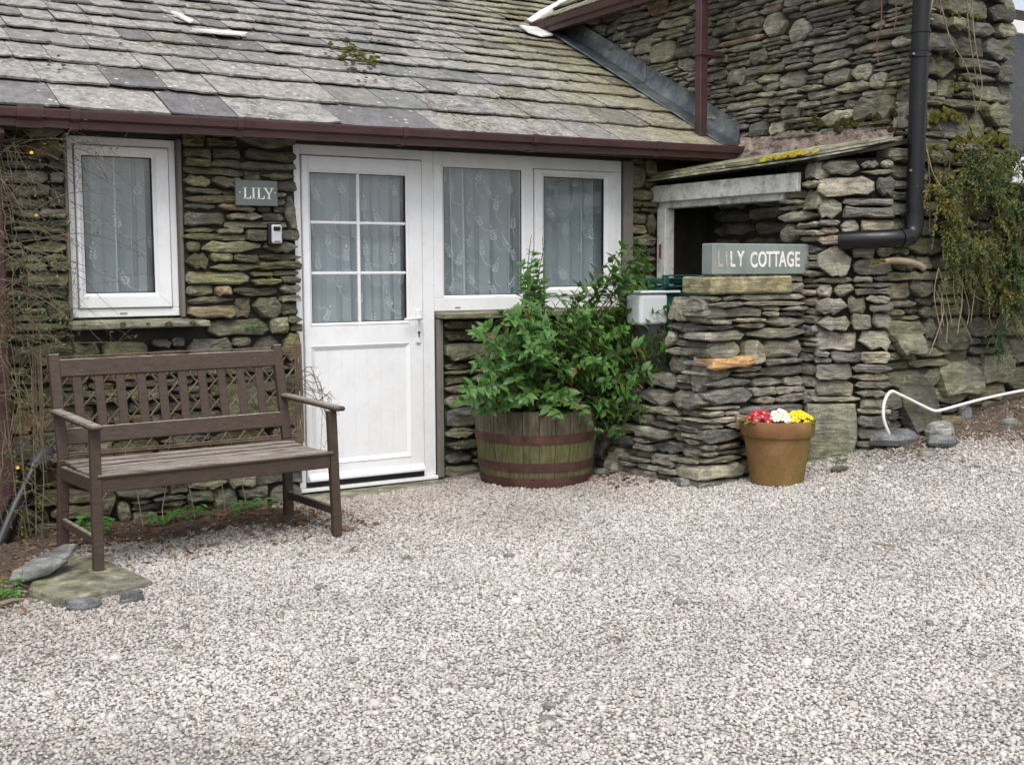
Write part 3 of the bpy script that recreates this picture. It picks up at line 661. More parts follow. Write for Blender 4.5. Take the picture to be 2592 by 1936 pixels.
# ---- slate roof
TH = math.atan(0.514); CT, ST = math.cos(TH), math.sin(TH); RC0 = 2.3285
def rp(x, s, n=0.0): return np.array([x, s*CT-n*ST, RC0+s*ST+n*CT])
def slate_obj(parent, pf, x0, x1, s0, s1, mat, th=0.014, n0=0.036, n1=0.008, rag=0.008):
    k = 6; v = []
    low = [(x0+(x1-x0)*i/k, s0+U(-rag, rag)) for i in range(k+1)]
    low[0] = (x0, s0+U(0, rag*2.5)); low[-1] = (x1, s0+U(0, rag*2.5))
    pts = low+[(x1, s1), (x0, s1)]; m_ = len(pts)
    tw = U(-0.004, 0.004)
    for top in (0, 1):
        for x, s in pts:
            t_ = (s-s0)/(s1-s0); nn = n0+(n1-n0)*t_+tw*((x-x0)/(x1-x0)-0.5)*2
            v.append(pf(x, s, nn+(0 if top else -th)))
    c = np.mean(v, 0)
    me = bpy.data.meshes.new('slate')
    me.from_pydata([tuple(q-c) for q in v], [], [tuple(range(m_-1, -1, -1)), tuple(range(m_, 2*m_))]+[(i, (i+1) % m_, (i+1) % m_+m_, i+m_) for i in range(m_)])
    me.materials.append(mat)
    return link('slate', me, parent, c)
mb = MB()
mb.add([rp(-1.5, -0.27, -0.02), rp(6.05, -0.27, -0.02), rp(6.05, 2.45, -0.02), rp(-1.5, 2.45, -0.02), rp(-1.5, -0.27, -0.06), rp(6.05, -0.27, -0.06), rp(6.05, 2.45, -0.06), rp(-1.5, 2.45, -0.06)],
       [(0, 1, 2, 3), (7, 6, 5, 4), (0, 4, 5, 1), (1, 5, 6, 2), (2, 6, 7, 3), (3, 7, 4, 0)])
mb.add([rp(-1.5, 2.45, -0.02), rp(9.0, 2.45, -0.02), rp(9.0, 4.6, -0.02), rp(-1.5, 4.6, -0.02), rp(-1.5, 2.45, -0.06), rp(9.0, 2.45, -0.06), rp(9.0, 4.6, -0.06), rp(-1.5, 4.6, -0.06)],
       [(0, 1, 2, 3), (7, 6, 5, 4), (0, 4, 5, 1), (1, 5, 6, 2), (2, 6, 7, 3), (3, 7, 4, 0)])
roof = mb.build('roof', M['joint'], cottage)
s = -0.385; ex = 0.365; crs = 0; ns = 0; EXS = [0.365, 0.36, 0.30, 0.26, 0.235, 0.22, 0.21, 0.20, 0.19]
while s < 4.4:
    xr = 6.045 if s < 2.42 else 7.6
    x = -0.9+U(-0.2, 0.2) if s < 1.5 else 0.6+U(-0.2, 0.2)
    while x < xr-0.02:
        ww = (U(0.26, 0.44) if rnd.random() < 0.7 else U(0.42, 0.66))*(1.0 if s < -0.2 else 0.86 if s < 0.2 else 0.66 if s < 1.2 else 0.55)
        if xr-(x+ww) < 0.16: ww = xr-x
        slate_obj(roof, rp, x+0.003, x+ww-0.003, s+U(-0.006, 0.006), s+ex*1.55, M['slate'], th=U(0.008, 0.014), n0=U(0.020, 0.032), n1=-0.006, rag=0.011)
        x += ww; ns += 1
    s += ex; crs += 1; ex = EXS[min(crs, len(EXS)-1)]
print('slates', ns, crs)
# tilting fillet strip under the eave slates
MB().add([rp(-1.5, -0.30, 0.0), rp(6.0, -0.30, 0.0), rp(6.0, -0.22, 0.0), rp(-1.5, -0.22, 0.0), rp(-1.5, -0.30, -0.05), rp(6.0, -0.30, -0.05), rp(6.0, -0.22, -0.05), rp(-1.5, -0.22, -0.05)],
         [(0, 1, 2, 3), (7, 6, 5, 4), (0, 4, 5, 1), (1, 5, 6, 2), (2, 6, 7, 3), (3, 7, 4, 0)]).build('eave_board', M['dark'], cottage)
# moss cushions on the slates
def cushion(c, nrm, r_, mat, parent, name='moss_cushion', flat=0.45):
    nrm = Vector(nrm).normalized(); a = nrm.orthogonal().normalized(); b = nrm.cross(a)
    mb = MB(); n = 11; v = []
    for i, (rr, hh) in enumerate(((1.0, -0.15), (0.92, 0.35), (0.6, 0.8), (0.0, 1.0))):
        for k in range(n):
            t = 2*math.pi*k/n; q = rr*r_*U(0.5, 1.4)
            v.append(Vector(c)+a*(q*math.cos(t))+b*(q*math.sin(t)*0.8)+nrm*(hh*r_*flat*U(0.8, 1.2)))
    mb.add(v, [(i*n+k, i*n+(k+1) % n, (i+1)*n+(k+1) % n, (i+1)*n+k) for i in range(3) for k in range(n)])
    return mb.build(name, mat, parent, smooth=True, center=True)
def mat_moss(name, lo, mid, hi):
    t = NT(name); P = t.pos(); n = t.noise(P, 120, 4, 0.7); n2 = t.noise(P, 22, 3)
    c = t.ramp(t.math('ADD', t.math('MULTIPLY', n, 0.6), t.math('MULTIPLY', n2, 0.4)), [(0.35, lo), (0.5, mid), (0.65, hi)])
    t.pbsdf(c, 0.95, t.bump(n, 1.0, 0.02), spec=0.15); return t.m
M['moss'] = mat_moss('moss', (0.035, 0.04, 0.008), (0.10, 0.10, 0.018), (0.19, 0.16, 0.03))
M['moss_brown'] = mat_moss('moss_brown', (0.03, 0.025, 0.01), (0.075, 0.06, 0.018), (0.14, 0.10, 0.03))
M['lichen_yellow'] = mat_moss('lichen_yellow', (0.30, 0.22, 0.02), (0.48, 0.40, 0.03), (0.60, 0.55, 0.08))
for px, py, r_ in [(a+rnd.gauss(0, 16), b+rnd.gauss(0, 7), c*U(0.25, 0.6)) for a, b, c in ((735, 95, .04), (745, 108, .055), (770, 112, .06), (790, 118, .05), (800, 128, .045), (815, 135, .03), (780, 140, .045), (760, 130, .04), (795, 172, .025), (880, 98, .02), (690, 40, .02), (130, 142, .03), (260, 118, .02), (195, 55, .018), (820, 90, .02)) for _ in range(int(4+c*120))]:
    dd = ray(px, py); nn = np.array([0, -0.514, 1.0]); t_ = (RC0+0.035-nn@CAM_LOC)/(nn@dd); c = CAM_LOC+dd*t_
    cushion(c, (0, -ST, CT), r_, M['moss'], roof, flat=0.3)
for c in cushion_later: cushion(c, (0, -0.4, 1), U(0.010, 0.024), M['moss'], win, flat=0.4)
# two white repair slips on the slates
def roofpx(px, py, n=0.045):
    dd = ray(px, py); nn = np.array([0, -0.514, 1.0]); t_ = (RC0+n/CT-nn@CAM_LOC)/(nn@dd); return CAM_LOC+dd*t_
for pp in (((368, 24), (385, 26), (418, 44), (411, 47), (388, 36)), ((415, 62), (500, 67), (535, 70), (530, 74), (475, 71)), ((1122, 55), (1180, 60), (1195, 75), (1170, 77), (1140, 68))):
    v = [roofpx(a, b, 0.05) for a, b in pp]; n = len(v)
    MB().add(v+[q-np.array([0, 0, 0.012]) for q in v], [tuple(range(n)), tuple(range(2*n-1, n-1, -1))]+[(i, i+n, (i+1) % n+n, (i+1) % n) for i in range(n)]).build('mortar_patch', M['lime'], roof, center=True)
# lead flashing up the abutment
def flash(y0, y1, lift):
    mb = MB(); k = 6; prof = [(-0.15, 0.030), (-0.145, 0.038), (-0.02, 0.055), (0.0, 0.085), (0.0, 0.20), (0.012, 0.20), (0.012, 0.03)]
    v = []
    for i in range(k+1):
        y = y0+(y1-y0)*i/k
        for a, b in prof:
            zb = RC0+0.514*y
            v.append((6.028+a-lift*0.5, y, zb+b+lift+U(-0.004, 0.004)))
    n = len(prof)
    mb.add(v, [(i*n+j, i*n+(j+1) % n, (i+1)*n+(j+1) % n, (i+1)*n+j) for i in range(k) for j in range(n)]+[tuple(range(n)), tuple(range((k+1)*n-1, k*n-1, -1))])
    mb.build('lead_flashing', M['lead'], roof, smooth='auto', center=True)
flash(-0.30, 0.80, 0.0); flash(0.77, 1.95, 0.012)
# tiny lime fillet where the valley meets

# ---- net curtains behind the panes
def curtain(x0, x1, z0, z1, y, label, seed, nfold=7, amp=0.022, sprigs=14):
    r_ = random.Random(seed); ph = [r_.uniform(0, 6.28) for _ in range(5)]; wdt = x1-x0
    def yy(x, z):
        t = (x-x0)/wdt; tt = t+0.03*math.sin(3*z+ph[3])+0.02*math.sin(9*t+ph[0])
        return y+amp*(math.sin(2*math.pi*nfold*tt+ph[1])*0.7+0.5*math.sin(2*math.pi*nfold*0.53*tt+ph[2])+0.25*math.sin(2*math.pi*nfold*2.1*tt+ph[4]))
    o = empty('net_curtain', (x0+wdt/2, y, z0), label, 'curtain', 'net curtains')
    nx_, nz_ = int(wdt/0.004), 12; mb = MB()
    def fold(t, z):
        tt = t+0.012*math.sin(2.3*z+ph[3])*math.sin(5*t+ph[0]); f1 = 2*math.pi*nfold*(tt+0.035*math.sin(7*tt+ph[0]))+ph[1]; am = amp*(0.75+0.35*math.sin(11*tt+ph[2]))
        return x0+wdt*t+0.42*am*math.sin(2*f1), y+am*math.sin(f1)+0.3*am*math.sin(f1*0.47+ph[4])
    for j in range(nz_+1):
        z = z0+(z1-z0)*j/nz_
        for i in range(nx_+1):
            xx, yv = fold(i/nx_, z); mb.v.append((min(max(xx, x0), x1), yv, z))
    mb.f = [(j*(nx_+1)+i, j*(nx_+1)+i+1, (j+1)*(nx_+1)+i+1, (j+1)*(nx_+1)+i) for j in range(nz_) for i in range(nx_)]
    mb.build('drape', M['net'], o, smooth=True)
    mb = MB()
    def leaflet(cx, cz, ang, ln):
        ca, sa = math.cos(ang), math.sin(ang); pts = []
        for u_, w_ in ((0, 0), (0.3, 0.16), (0.6, 0.18), (1, 0), (0.6, -0.18), (0.3, -0.16)):
            px, pz = cx+ln*(u_*ca-w_*sa), cz+ln*(u_*sa+w_*ca); px = min(max(px, x0), x1); pz = min(max(pz, z0), z1); pts.append((px, y-amp*0.9-0.004+0.35*(yy(px, pz)-y), pz))
        mb.add(pts, [(0, 1, 2, 3, 4, 5)])
    for k in range(sprigs):
        cx, cz = x0+wdt*((k*0.618+r_.uniform(-.06, .06)) % 1.0), z0+(z1-z0)*((k+0.5)/sprigs+r_.uniform(-.03, .03)); ba = math.pi/2+r_.uniform(-0.5, 0.5)
        for i in range(4):
            bx, bz = cx+i*0.019*math.cos(ba), cz+i*0.019*math.sin(ba)
            for sd_ in (-1, 1): leaflet(bx, bz, ba+sd_*0.85, 0.034-0.003*i)
        leaflet(cx+0.08*math.cos(ba), cz+0.08*math.sin(ba), ba, 0.028)
        for i in range(10):
            q = ba+math.pi+0.1*i; a = (cx+0.012*i*math.cos(q), cz+0.012*i*math.sin(q)); leaflet(a[0], a[1], q, 0.016)
    mb.build('lace_sprigs', M['lace'], o)
curtain(1.46, 1.98, 1.12, 2.02, 0.12, 'white lace net curtain behind the small left-hand window', 3, 5, 0.038, 9)
curtain(2.81, 3.55, 0.95, 1.97, 0.085, 'white lace net curtain behind the six door panes', 4, 9, 0.022, 30)
curtain(3.74, 4.43, 1.10, 2.03, 0.13, 'white lace net curtain behind the fixed light next to the door', 5, 6, 0.042, 30)
curtain(4.46, 5.17, 1.10, 2.03, 0.12, 'white lace net curtain behind the casement nearest the bin store', 8, 6, 0.036, 26)

# ================================================================== TALL HOUSE
XT, YG = 6.05, -1.85
tall = empty('stone_house', (6.5, 0, 0), 'taller slate-stone house at right angles to the low cottage', 'house')
mb = MB()
mb.box((XT+0.05, YG+0.05, -0.2), (6.96, 2.2, 3.42)); mb.box((6.96, -0.55, -0.2), (9.6, 2.19, 3.41))
tw = mb.build('wall', M['joint'], tall)
def iv_tall(v):
    ymax = min(2.2, (v-RC0)/0.514+0.12)
    return [(-ymax, 1.86)]
n1 = stones(tw, (XT, 0, 0), -YV, -XV, 1.98, 3.44, iv_tall, M['stone_tall'], row=(0.036, 0.105), wid=(0.10, 0.40), split=0.40, tall=0.14, jit=0.022, lens=0.5, gap=0.006, ochre=0.01)
def iv_gab(v):
    return [(5.84 if v < 2.03 else 6.04, 7.0)]
n2 = stones(tw, (0, YG, 0), XV, -YV, 0.12, 3.44, iv_gab, M['stone_gable'], row=(0.05, 0.15), wid=(0.13, 0.36), split=0.32, tall=0.2, jit=0.02, ochre=0.0)
n2 += stones(tw, (7.0, 0, 0), YV, XV, 1.6, 3.44, lambda v: [(-1.85, -0.55)], M['stone_gable'], row=(0.08, 0.15), wid=(0.2, 0.4), split=0.2, tall=0.1, jit=0.02, ochre=0.0)
print('stones tall', n1, n2)
# roof of the tall house: rises to the right
TT = math.atan(0.62); CTT, STT = math.cos(TT), math.sin(TT)
def rpt(y, s, n=0.0): return np.array([5.84+s*CTT-n*STT, y, 3.44+s*STT+n*CTT])
mb = MB(); v = []
for n_ in (-0.015, -0.06):
    v += [rpt(-2.0, 0.02, n_), rpt(2.2, 0.02, n_), rpt(2.2, 2.4, n_), rpt(-2.0, 2.4, n_)]
mb.add(v, [(0, 1, 2, 3), (7, 6, 5, 4), (0, 4, 5, 1), (1, 5, 6, 2), (2, 6, 7, 3), (3, 7, 4, 0)])
troof = mb.build('roof', M['joint'], tall)
s = 0.0; ex = 0.28
while s < 2.2:
    y = -2.05+U(0, 0.15)
    while y < 2.18:
        ww = U(0.26, 0.46)
        if 2.2-(y+ww) < 0.15: ww = 2.2-y
        slate_obj(troof, rpt, y+0.003, y+ww-0.003, s, min(2.4, s+ex*1.55), M['slate'], n0=0.036, n1=-0.004); y += ww
    s += ex; ex *= 0.97
# mortared verge, white
mb = MB(); v = []; k = 14
for i in range(k+1):
    s_ = 0.02+2.3*i/k
    for dy, n_ in ((-0.05, 0.035), (0.0, 0.065), (0.06, 0.05), (0.075, -0.03), (0.06, -0.12), (-0.04, -0.05)):
        v.append(rpt(2.2+dy+U(-0.012, 0.012), s_, n_+U(-0.01, 0.01)))
mb.add(v, [(i*6+j, i*6+(j+1) % 6, (i+1)*6+(j+1) % 6, (i+1)*6+j) for i in range(k) for j in range(6)]+[(0, 1, 2, 3, 4, 5), tuple(range(k*6+5, k*6-1, -1))])
mb.build('verge', M['lime'], troof, center=True)
gutter(tall, (5.90, 2.14, 3.44), (5.90, -2.05, 3.44), 'gutter', 0.112, 0.095, (-1, 0, 0), [(0.045, 0.14), (0.34, 0.04), (0.535, 0.12)], M['brown_plastic'])
MB().box((5.90, -2.0, 3.36), (5.92, 2.15, 3.47)).build('fascia', M['brown_plastic'], tall)
MB().box((5.92, -2.0, 3.42), (6.1, 2.15, 3.435)).build('soffit', M['dark'], tall)
bp = MB(); bp.bar((5.845, -0.10, 3.36), (5.845, -0.10, 2.20), 0.068, 0.068, (1, 0, 0)); bp = bp.build('downpipe', M['brown_plastic'], tall, bevel=0.005)
MB().box((5.80, -0.146, 2.85), (6.03, -0.054, 2.885)).build('bracket', M['brown_plastic'], bp, bevel=0.003)
# black downpipe at the corner, with an elbow running into the store wall
pb = np.array((6.03, -1.945, 0))
blk = MB().tube([(5.985, -1.94, 3.35), (5.96, -1.945, 2.4), (5.945, -1.95, 1.60)], 0.052, 18).build('downpipe', M['black_plastic'], tall, smooth='auto')
MB().tube([(5.946, -1.95, 1.66), (5.944, -1.95, 1.575), (5.931, -1.95, 1.535), (5.90, -1.95, 1.51), (5.86, -1.95, 1.503), (5.79, -1.945, 1.50), (5.66, -1.83, 1.495), (5.58, -1.70, 1.49)], [0.057]*4+[0.056, 0.056, 0.055, 0.055], 18).build('elbow', M['black_plastic'], blk, smooth='auto')
MB().tube([(5.85, -1.95, 1.503), (5.815, -1.948, 1.50)], 0.06, 18).build('collar', M['black_plastic'], blk, smooth='auto')
for zz in (2.72, 2.61): MB().tube([(5.969, -1.943, zz), (5.969, -1.943, zz+0.02)], 0.060, 18).build('collar', M['black_plastic'], blk, smooth='auto')
M['steel'] = mat_plain('steel_screw', (0.55, 0.55, 0.55), 0.3, metallic=0.9)
for zz in (2.575, 1.89):
    b_ = MB().tube([(5.957, -1.945, zz), (5.957, -1.945, zz+0.03)], 0.057, 18); b_.box((5.887, -1.955, zz+0.004), (6.027, -1.935, zz+0.026))
    b_ = b_.build('bracket', M['black_plastic'], blk)
    for dx in (-0.062, 0.062): MB().tube([(5.957+dx, -1.955, zz+0.015), (5.957+dx, -1.963, zz+0.015)], 0.008, 8).build('screw', M['steel'], b_)
# recessed glazed bay beyond the quoins
bay = link('window', None, tall, (7.6, -0.6, 1.6)); tag(bay, 'white framed window in the recess beyond the quoins')
mb = MB(); ring(mb, (7.02, 9.2, 2.06, 3.3), (7.30, 9.1, 2.22, 3.2), -0.64, -0.56); mb.build('frame', M['upvc'], bay, bevel=0.004)
MB().box((7.1, -0.6, 2.22), (9.1, -0.594, 3.2)).build('pane', M['glass'], bay)
MB().box((7.0, -0.74, 2.0), (9.2, -0.56, 2.059)).build('sill', M['upvc'], bay)
# moss and mortar on the tall house
mb = MB(); v = []; k = 60; m_ = 9
for i in range(k+1):
    y = -0.22-1.50*i/k; zt = 2.255-0.02*i/k+0.03*noise.noise(Vector((y*5, 0.3, 7)))
    for jj in range(m_+1):
        t = jj/m_; lump = noise.noise(Vector((y*14, t*3.1, 2.0)))*0.03+noise.noise(Vector((y*37, t*8, 5.0)))*0.018
        v.append((XT-(0.085*(1-t)**1.3+0.004+max(-0.02, lump)*(1-0.5*t)), y, zt-0.20*(1-t)+0.012*noise.noise(Vector((y*21, t*5, 9.0)))))
mb.add(v, [(i*(m_+1)+j, i*(m_+1)+j+1, (i+1)*(m_+1)+j+1, (i+1)*(m_+1)+j) for i in range(k) for j in range(m_)])
mb.build('mortar_fillet', M['pinkmortar'], tall)
for px, py, r_ in ((1720, 265, .05), (1760, 270, .06), (1790, 262, .07), (1825, 270, .08), (1850, 262, .09), (1875, 255, .1), (1905, 265, .1), (1930, 270, .09), (1895, 285, .09), (1940, 290, .08), (1850, 290, .06), (1890, 235, .06), (1735, 250, .04), (1930, 240, .05)):
    for _ in range(4): c = onp(px+rnd.gauss(0, 14), py+rnd.gauss(0, 8), 'X', XT); cushion(c, (-1, 0, 0.3), r_*U(0.3, 0.6), M['moss_brown'] if rnd.random() < 0.65 else M['moss'], tall, flat=0.35)
for px, py, r_ in ((2010, 255, .06), (2040, 250, .06), (2070, 250, .05), (2150, 305, .06), (2120, 310, .06), (2180, 340, .07), (2060, 340, .05), (2110, 355, .07), (2160, 360, .07), (2020, 330, .06), (2085, 300, .06), (2140, 330, .06), (2035, 120, .03), (2060, 180, .035), (2090, 40, .04), (2050, 385, .06)):
    for _ in range(8): c = onp(px+rnd.gauss(0, 16), py+rnd.gauss(0, 8), 'Y', YG-0.01); cushion(c, (0, -1, 0.3), r_*U(0.3, 0.7), M['moss'], tall, flat=0.4)

# ================================================================== GARDEN WALL beyond the house corner
gwall = empty('garden_wall', (7.8, -1.8, 0.3), 'dark mossy rubble garden wall running on from the house corner behind the hose', 'wall')
MB().box((7.0, YG+0.06, -0.1), (10.0, -1.4, 1.72)).build('core', M['joint'], gwall)
n3 = stones(gwall, (0, YG+0.01, 0), XV, -YV, 0.2, 1.75, lambda v: [(7.0, 8.6)], M['stone_gable'], row=(0.08, 0.2), wid=(0.18, 0.42), split=0.3, tall=0.12, jit=0.03, ochre=0)
print('garden wall', n3)

# ================================================================== BIN STORE (lean-to)
store = empty('bin_store', (5.7, -0.8, 0.05), 'stone lean-to bin store with slate canopy and flaking white timber opening', 'shed')
Pa, Pb_ = np.array((5.5, -1.60, 0)), np.array((5.845, -1.875, 0))
dv = (Pb_-Pa)/np.linalg.norm(Pb_-Pa); nv = np.array((dv[1], -dv[0], 0.0)); nv = nv if nv[1] < 0 else -nv
LS = float(np.linalg.norm(Pb_-Pa))
mb = MB(); poly = [(5.56, -1.26), (5.56, -1.57), (5.86, -1.80), (6.09, -1.795), (6.09, -1.26)]; n = len(poly)
mb.add([(x, y, -0.1) for x, y in poly]+[(x, y, 1.99) for x, y in poly], [tuple(range(n-1, -1, -1)), tuple(range(n, 2*n))]+[(i, (i+1) % n, (i+1) % n+n, i+n) for i in range(n)])
sw = mb.build('wall', M['joint'], store)
n4 = stones(sw, (5.5, 0, 0), -YV, -XV, 0.0, 1.97, lambda v: [(1.26, 1.60)] if v < 1.80 else [(1.46, 1.60)], M['stone_pier'], row=(0.04, 0.11), wid=(0.12, 0.3), split=0.4, tall=0.1, jit=0.018, lens=0.5)
n4 += stones(sw, Pa, dv, nv, 0.46, 1.98, lambda v: [(-0.005, LS+0.01)], M['stone_pier'], row=(0.035, 0.14), wid=(0.09, 0.28), split=0.42, tall=0.2, jit=0.02, lens=0.5)
# big upright boulder at the foot, and small stones beside it
add_stone(sw, Pa+dv*0.10+ZV*0.30+nv*0.03, 0.31, 0.38, dv, nv, M['slab'], 0.2, -1, dome=0.012, n=18)
n4 += stones(sw, Pa, dv, nv, 0.10, 0.47, lambda v: [(0.26, LS+0.02)], M['stone_pier'], row=(0.05, 0.1), wid=(0.1, 0.2), jit=0.015)
# store back wall (on the tall house side), stones dim inside
n4 += stones(sw, (6.0, 0, 0), -YV, -XV, 0.1, 1.95, lambda v: [(0.05, 1.26)], M['stone_pier'], row=(0.08, 0.15), wid=(0.25, 0.45), split=0.2, jit=0.015)
print('store', n4)
MB().box((6.03, -1.26, -0.1), (6.09, 0.0, 2.0)).build('back_core', M['joint'], store)
MB().box((5.462, -1.455, 1.797), (5.497, 0.0, 1.913)).build('lintel', M['oldpaint'], store, bevel=0.004)
MB().box((5.498, -1.30, 1.752), (5.60, 0.0, 1.83)).build('head_frame', M['oldpaint'], store, bevel=0.004)
pst = MB().box((5.485, -0.145, 0.02), (5.57, -0.052, 1.752)).build('post', M['oldpaint'], store, bevel=0.004)
MB().box((5.476, -0.105, 1.40), (5.4849, -0.088, 1.50)).build('hinge', mat_plain('rust', (0.16, 0.05, 0.025), 0.9), pst)
# canopy: thin slates falling from the house wall to the lintel
can = MB(); cp = [(5.47, -0.02), (5.47, -1.62), (5.78, -1.86), (6.05, -1.84), (6.05, -0.02)]
def cz(x, y): return 1.93+0.20*(x-5.44)-0.022*y
n = len(cp); can.add([(x, y, cz(x, y)) for x, y in cp]+[(x, y, cz(x, y)+0.02) for x, y in cp], [tuple(range(n-1, -1, -1)), tuple(range(n, 2*n))]+[(i, (i+1) % n, (i+1) % n+n, i+n) for i in range(n)])
can = can.build('canopy', M['joint'], store)
M['canopy_slate'] = mat_stone('canopy_slate', [(0.20,0.20,0.16),(0.33,0.31,0.25),(0.26,0.25,0.20),(0.38,0.36,0.30)], moss=0.35, algae=0.6, lichen=0.6)
for lay in range(3):
    y = -0.01
    while y > -1.75:
        ww = U(0.22, 0.5); y1 = max(-1.80-0.05*lay, y-ww); ed = 5.405+0.03*lay+U(-0.012, 0.012); k = 6; b0 = 0.021+lay*0.017
        fr = [(ed+U(-0.012, 0.012)+max(0, -(y+(y1-y)*i/k)-1.55)*1.0, y+(y1-y)*i/k) for i in range(k+1)]
        pts = fr+[(6.02-0.08*lay, y1), (6.02-0.08*lay, y)]; m_ = len(pts); th = U(0.008, 0.016)
        MB().add([(a, b, cz(a, b)+b0) for a, b in pts]+[(a, b, cz(a, b)+b0+th) for a, b in pts], [tuple(range(m_-1, -1, -1)), tuple(range(m_, 2*m_))]+[(i, (i+1) % m_, (i+1) % m_+m_, i+m_) for i in range(m_)]).build('slate', M['canopy_slate'], can, center=True)
        y = y1-0.004
for t_ in (1.18, 1.24, 1.29, 1.33, 1.37, 1.40, 1.44, 1.47, 1.50, 1.54, 1.60): cushion((5.43+U(-0.01, 0.02), -t_, cz(5.43, -t_)+0.062), (-0.5, 0, 0.8), U(0.025, 0.045), M['lichen_yellow'], can, 'lichen', 0.25)

# ================================================================== DRY STONE PIER with the sign
pier = empty('stone_pier', (5.1, -1.3, 0.05), 'dry stone pier of thin slates carrying the cottage name stone', 'pier')
PX, PY = 4.735, -1.50
core = MB().box((PX+0.05, PY+0.06, -0.1), (5.52, -1.08, 1.14)).build('core', M['joint'], pier)
flare = lambda v: 0.10*max(0.0, (0.75-v)/0.75)**1.4
n5 = stones(core, (0, PY, 0), XV, -YV, -0.03, 1.165, lambda v: [(PX-flare(v)-U(-0.02, 0.05), 5.515)], M['stone_pier'], row=(0.04, 0.125), wid=(0.12, 0.50), split=0.32, tall=0.12, d_=0.2, jit=0.02, off=lambda v: flare(v)*0.4, lens=0.6, ochre=0.0, warp=0.02)
n5 += stones(core, (PX, 0, 0), YV, -XV, -0.03, 1.16, lambda v: [(PY+0.03, -1.08 if v > 0.72 else -0.42)], M['stone_pier'], row=(0.04, 0.125), wid=(0.11, 0.38), split=0.38, tall=0.14, d_=0.16, jit=0.03, off=lambda v: flare(v)*1.3, lens=0.6, ochre=0.0)
MB().box((PX+0.05, -1.07, -0.1), (5.0, -0.40, 0.68)).build('core', M['joint'], pier)
print('pier', n5)
add_stone(core, np.array((4.90, -1.535, 0.765)), 0.36, 0.075, XV, -YV, M['stone_orange'], 0.15, 0.5, dome=0.03, n=18)
add_stone(core, np.array((5.06, -1.555, 0.41)), 0.30, 0.085, XV, -YV, M['stone_ochre'], 0.15, 0.4, dome=0.025, n=18)
# coping slab
mb = MB(); pl_ = [(PX-0.005, -1.51), (4.95, -1.525), (5.2, -1.515), (5.375, -1.52), (5.37, -1.22), (5.0, -1.21), (PX+0.01, -1.22)]; n = len(pl_)
mb.add([(x, y, 1.172+U(0, 0.006)) for x, y in pl_]+[(x, y, 1.274+U(0, 0.008)) for x, y in pl_], [tuple(range(n-1, -1, -1)), tuple(range(n, 2*n))]+[(i, (i+1) % n, (i+1) % n+n, i+n) for i in range(n)])
M['coping'] = mat_stone('coping_stone', [(0.30, 0.27, 0.17), (0.32, 0.28, 0.18)], moss=0.25, algae=0.3, lichen=0.3)
mb.build('coping', M['coping'], pier, bevel=0.01, center=True)
add_stone(core, np.array((5.44, -1.49, 1.205)), 0.12, 0.065, XV, -YV, M['stone_pier'], 0.18, 0.1)
add_stone(core, np.array((5.44, -1.48, 1.262)), 0.13, 0.04, XV, -YV, M['stone_pier'], 0.18, 0.3)
for k in range(7): add_stone(core, np.array((PX+0.06+0.09*k, -1.49, 1.279)), 0.085, 0.014, XV, -YV, M['stone_pier'], 0.12, 0.3)

# ================================================================== SIGNS
M['sign_slate'] = mat_plain('sign_slate', (0.19, 0.225, 0.21), 0.75, 0.12, 0.25, 30, dirt=(0.28, 0.31, 0.29), dirt_amt=0.5)
M['white_paint'] = mat_plain('white_letter_paint', (0.74, 0.73, 0.68), 0.6, 0.08, 0.2, 60)
M['worn_paint'] = mat_plain('worn_letter_paint', (0.74, 0.72, 0.62), 0.7, 0.3, 0.3, 60, dirt=(0.26, 0.26, 0.22), dirt_amt=0.85, dscale=45)
M['gone_paint'] = mat_plain('nearly_gone_letter_paint', (0.40, 0.37, 0.27), 0.8, 0.25, 0.3, 60, dirt=(0.22, 0.235, 0.20), dirt_amt=0.7, dscale=40)
def text_mesh(body, size, mat, name, parent, loc, xscale=1.0, rot=(R(90), 0, 0), bold=0.0, extr=0.0015):
    cu = bpy.data.curves.new(name, 'FONT'); cu.body = body; cu.size = size; cu.extrude = extr; cu.offset = bold; cu.resolution_u = 4
    to = bpy.data.objects.new(name, cu); COL.objects.link(to)
    dg = bpy.context.evaluated_depsgraph_get(); me = bpy.data.meshes.new_from_object(to.evaluated_get(dg))
    bpy.data.objects.remove(to); bpy.data.curves.remove(cu)
    me.transform(Matrix.Diagonal((xscale, 1, 1, 1))); me.transform(Matrix.Rotation(rot[0], 4, 'X')); me.materials.clear(); me.materials.append(mat)
    return link(name, me, parent, loc)
sign = empty('name_stone', (5.14, -1.45, 1.288), 'grey slate block lettered LILY COTTAGE on top of the pier', 'sign')
mb = MB(); z0, z1 = 1.288, 1.472
mb.box((4.738, -1.508, z0), (5.522, -1.408, z1)); mb.build('block', M['sign_slate'], sign, bevel=0.006, center=True)
lx = 4.762
for ch, mt, ad in (('L', 'gone_paint', 0.065), ('I', 'gone_paint', 0.040), ('L', 'worn_paint', 0.062), ('Y', 'worn_paint', 0.108), ('C', 'worn_paint', 0.069), ('O', 'white_paint', 0.072), ('T', 'white_paint', 0.058), ('T', 'white_paint', 0.056), ('A', 'white_paint', 0.066), ('G', 'white_paint', 0.073), ('E', 'white_paint', 0.055)):
    text_mesh(ch, 0.128, M[mt], 'letter', sign, (lx+0.010, -1.5095, 1.335+U(-0.003, 0.003)), 0.68, bold=0.003); lx += ad*0.935
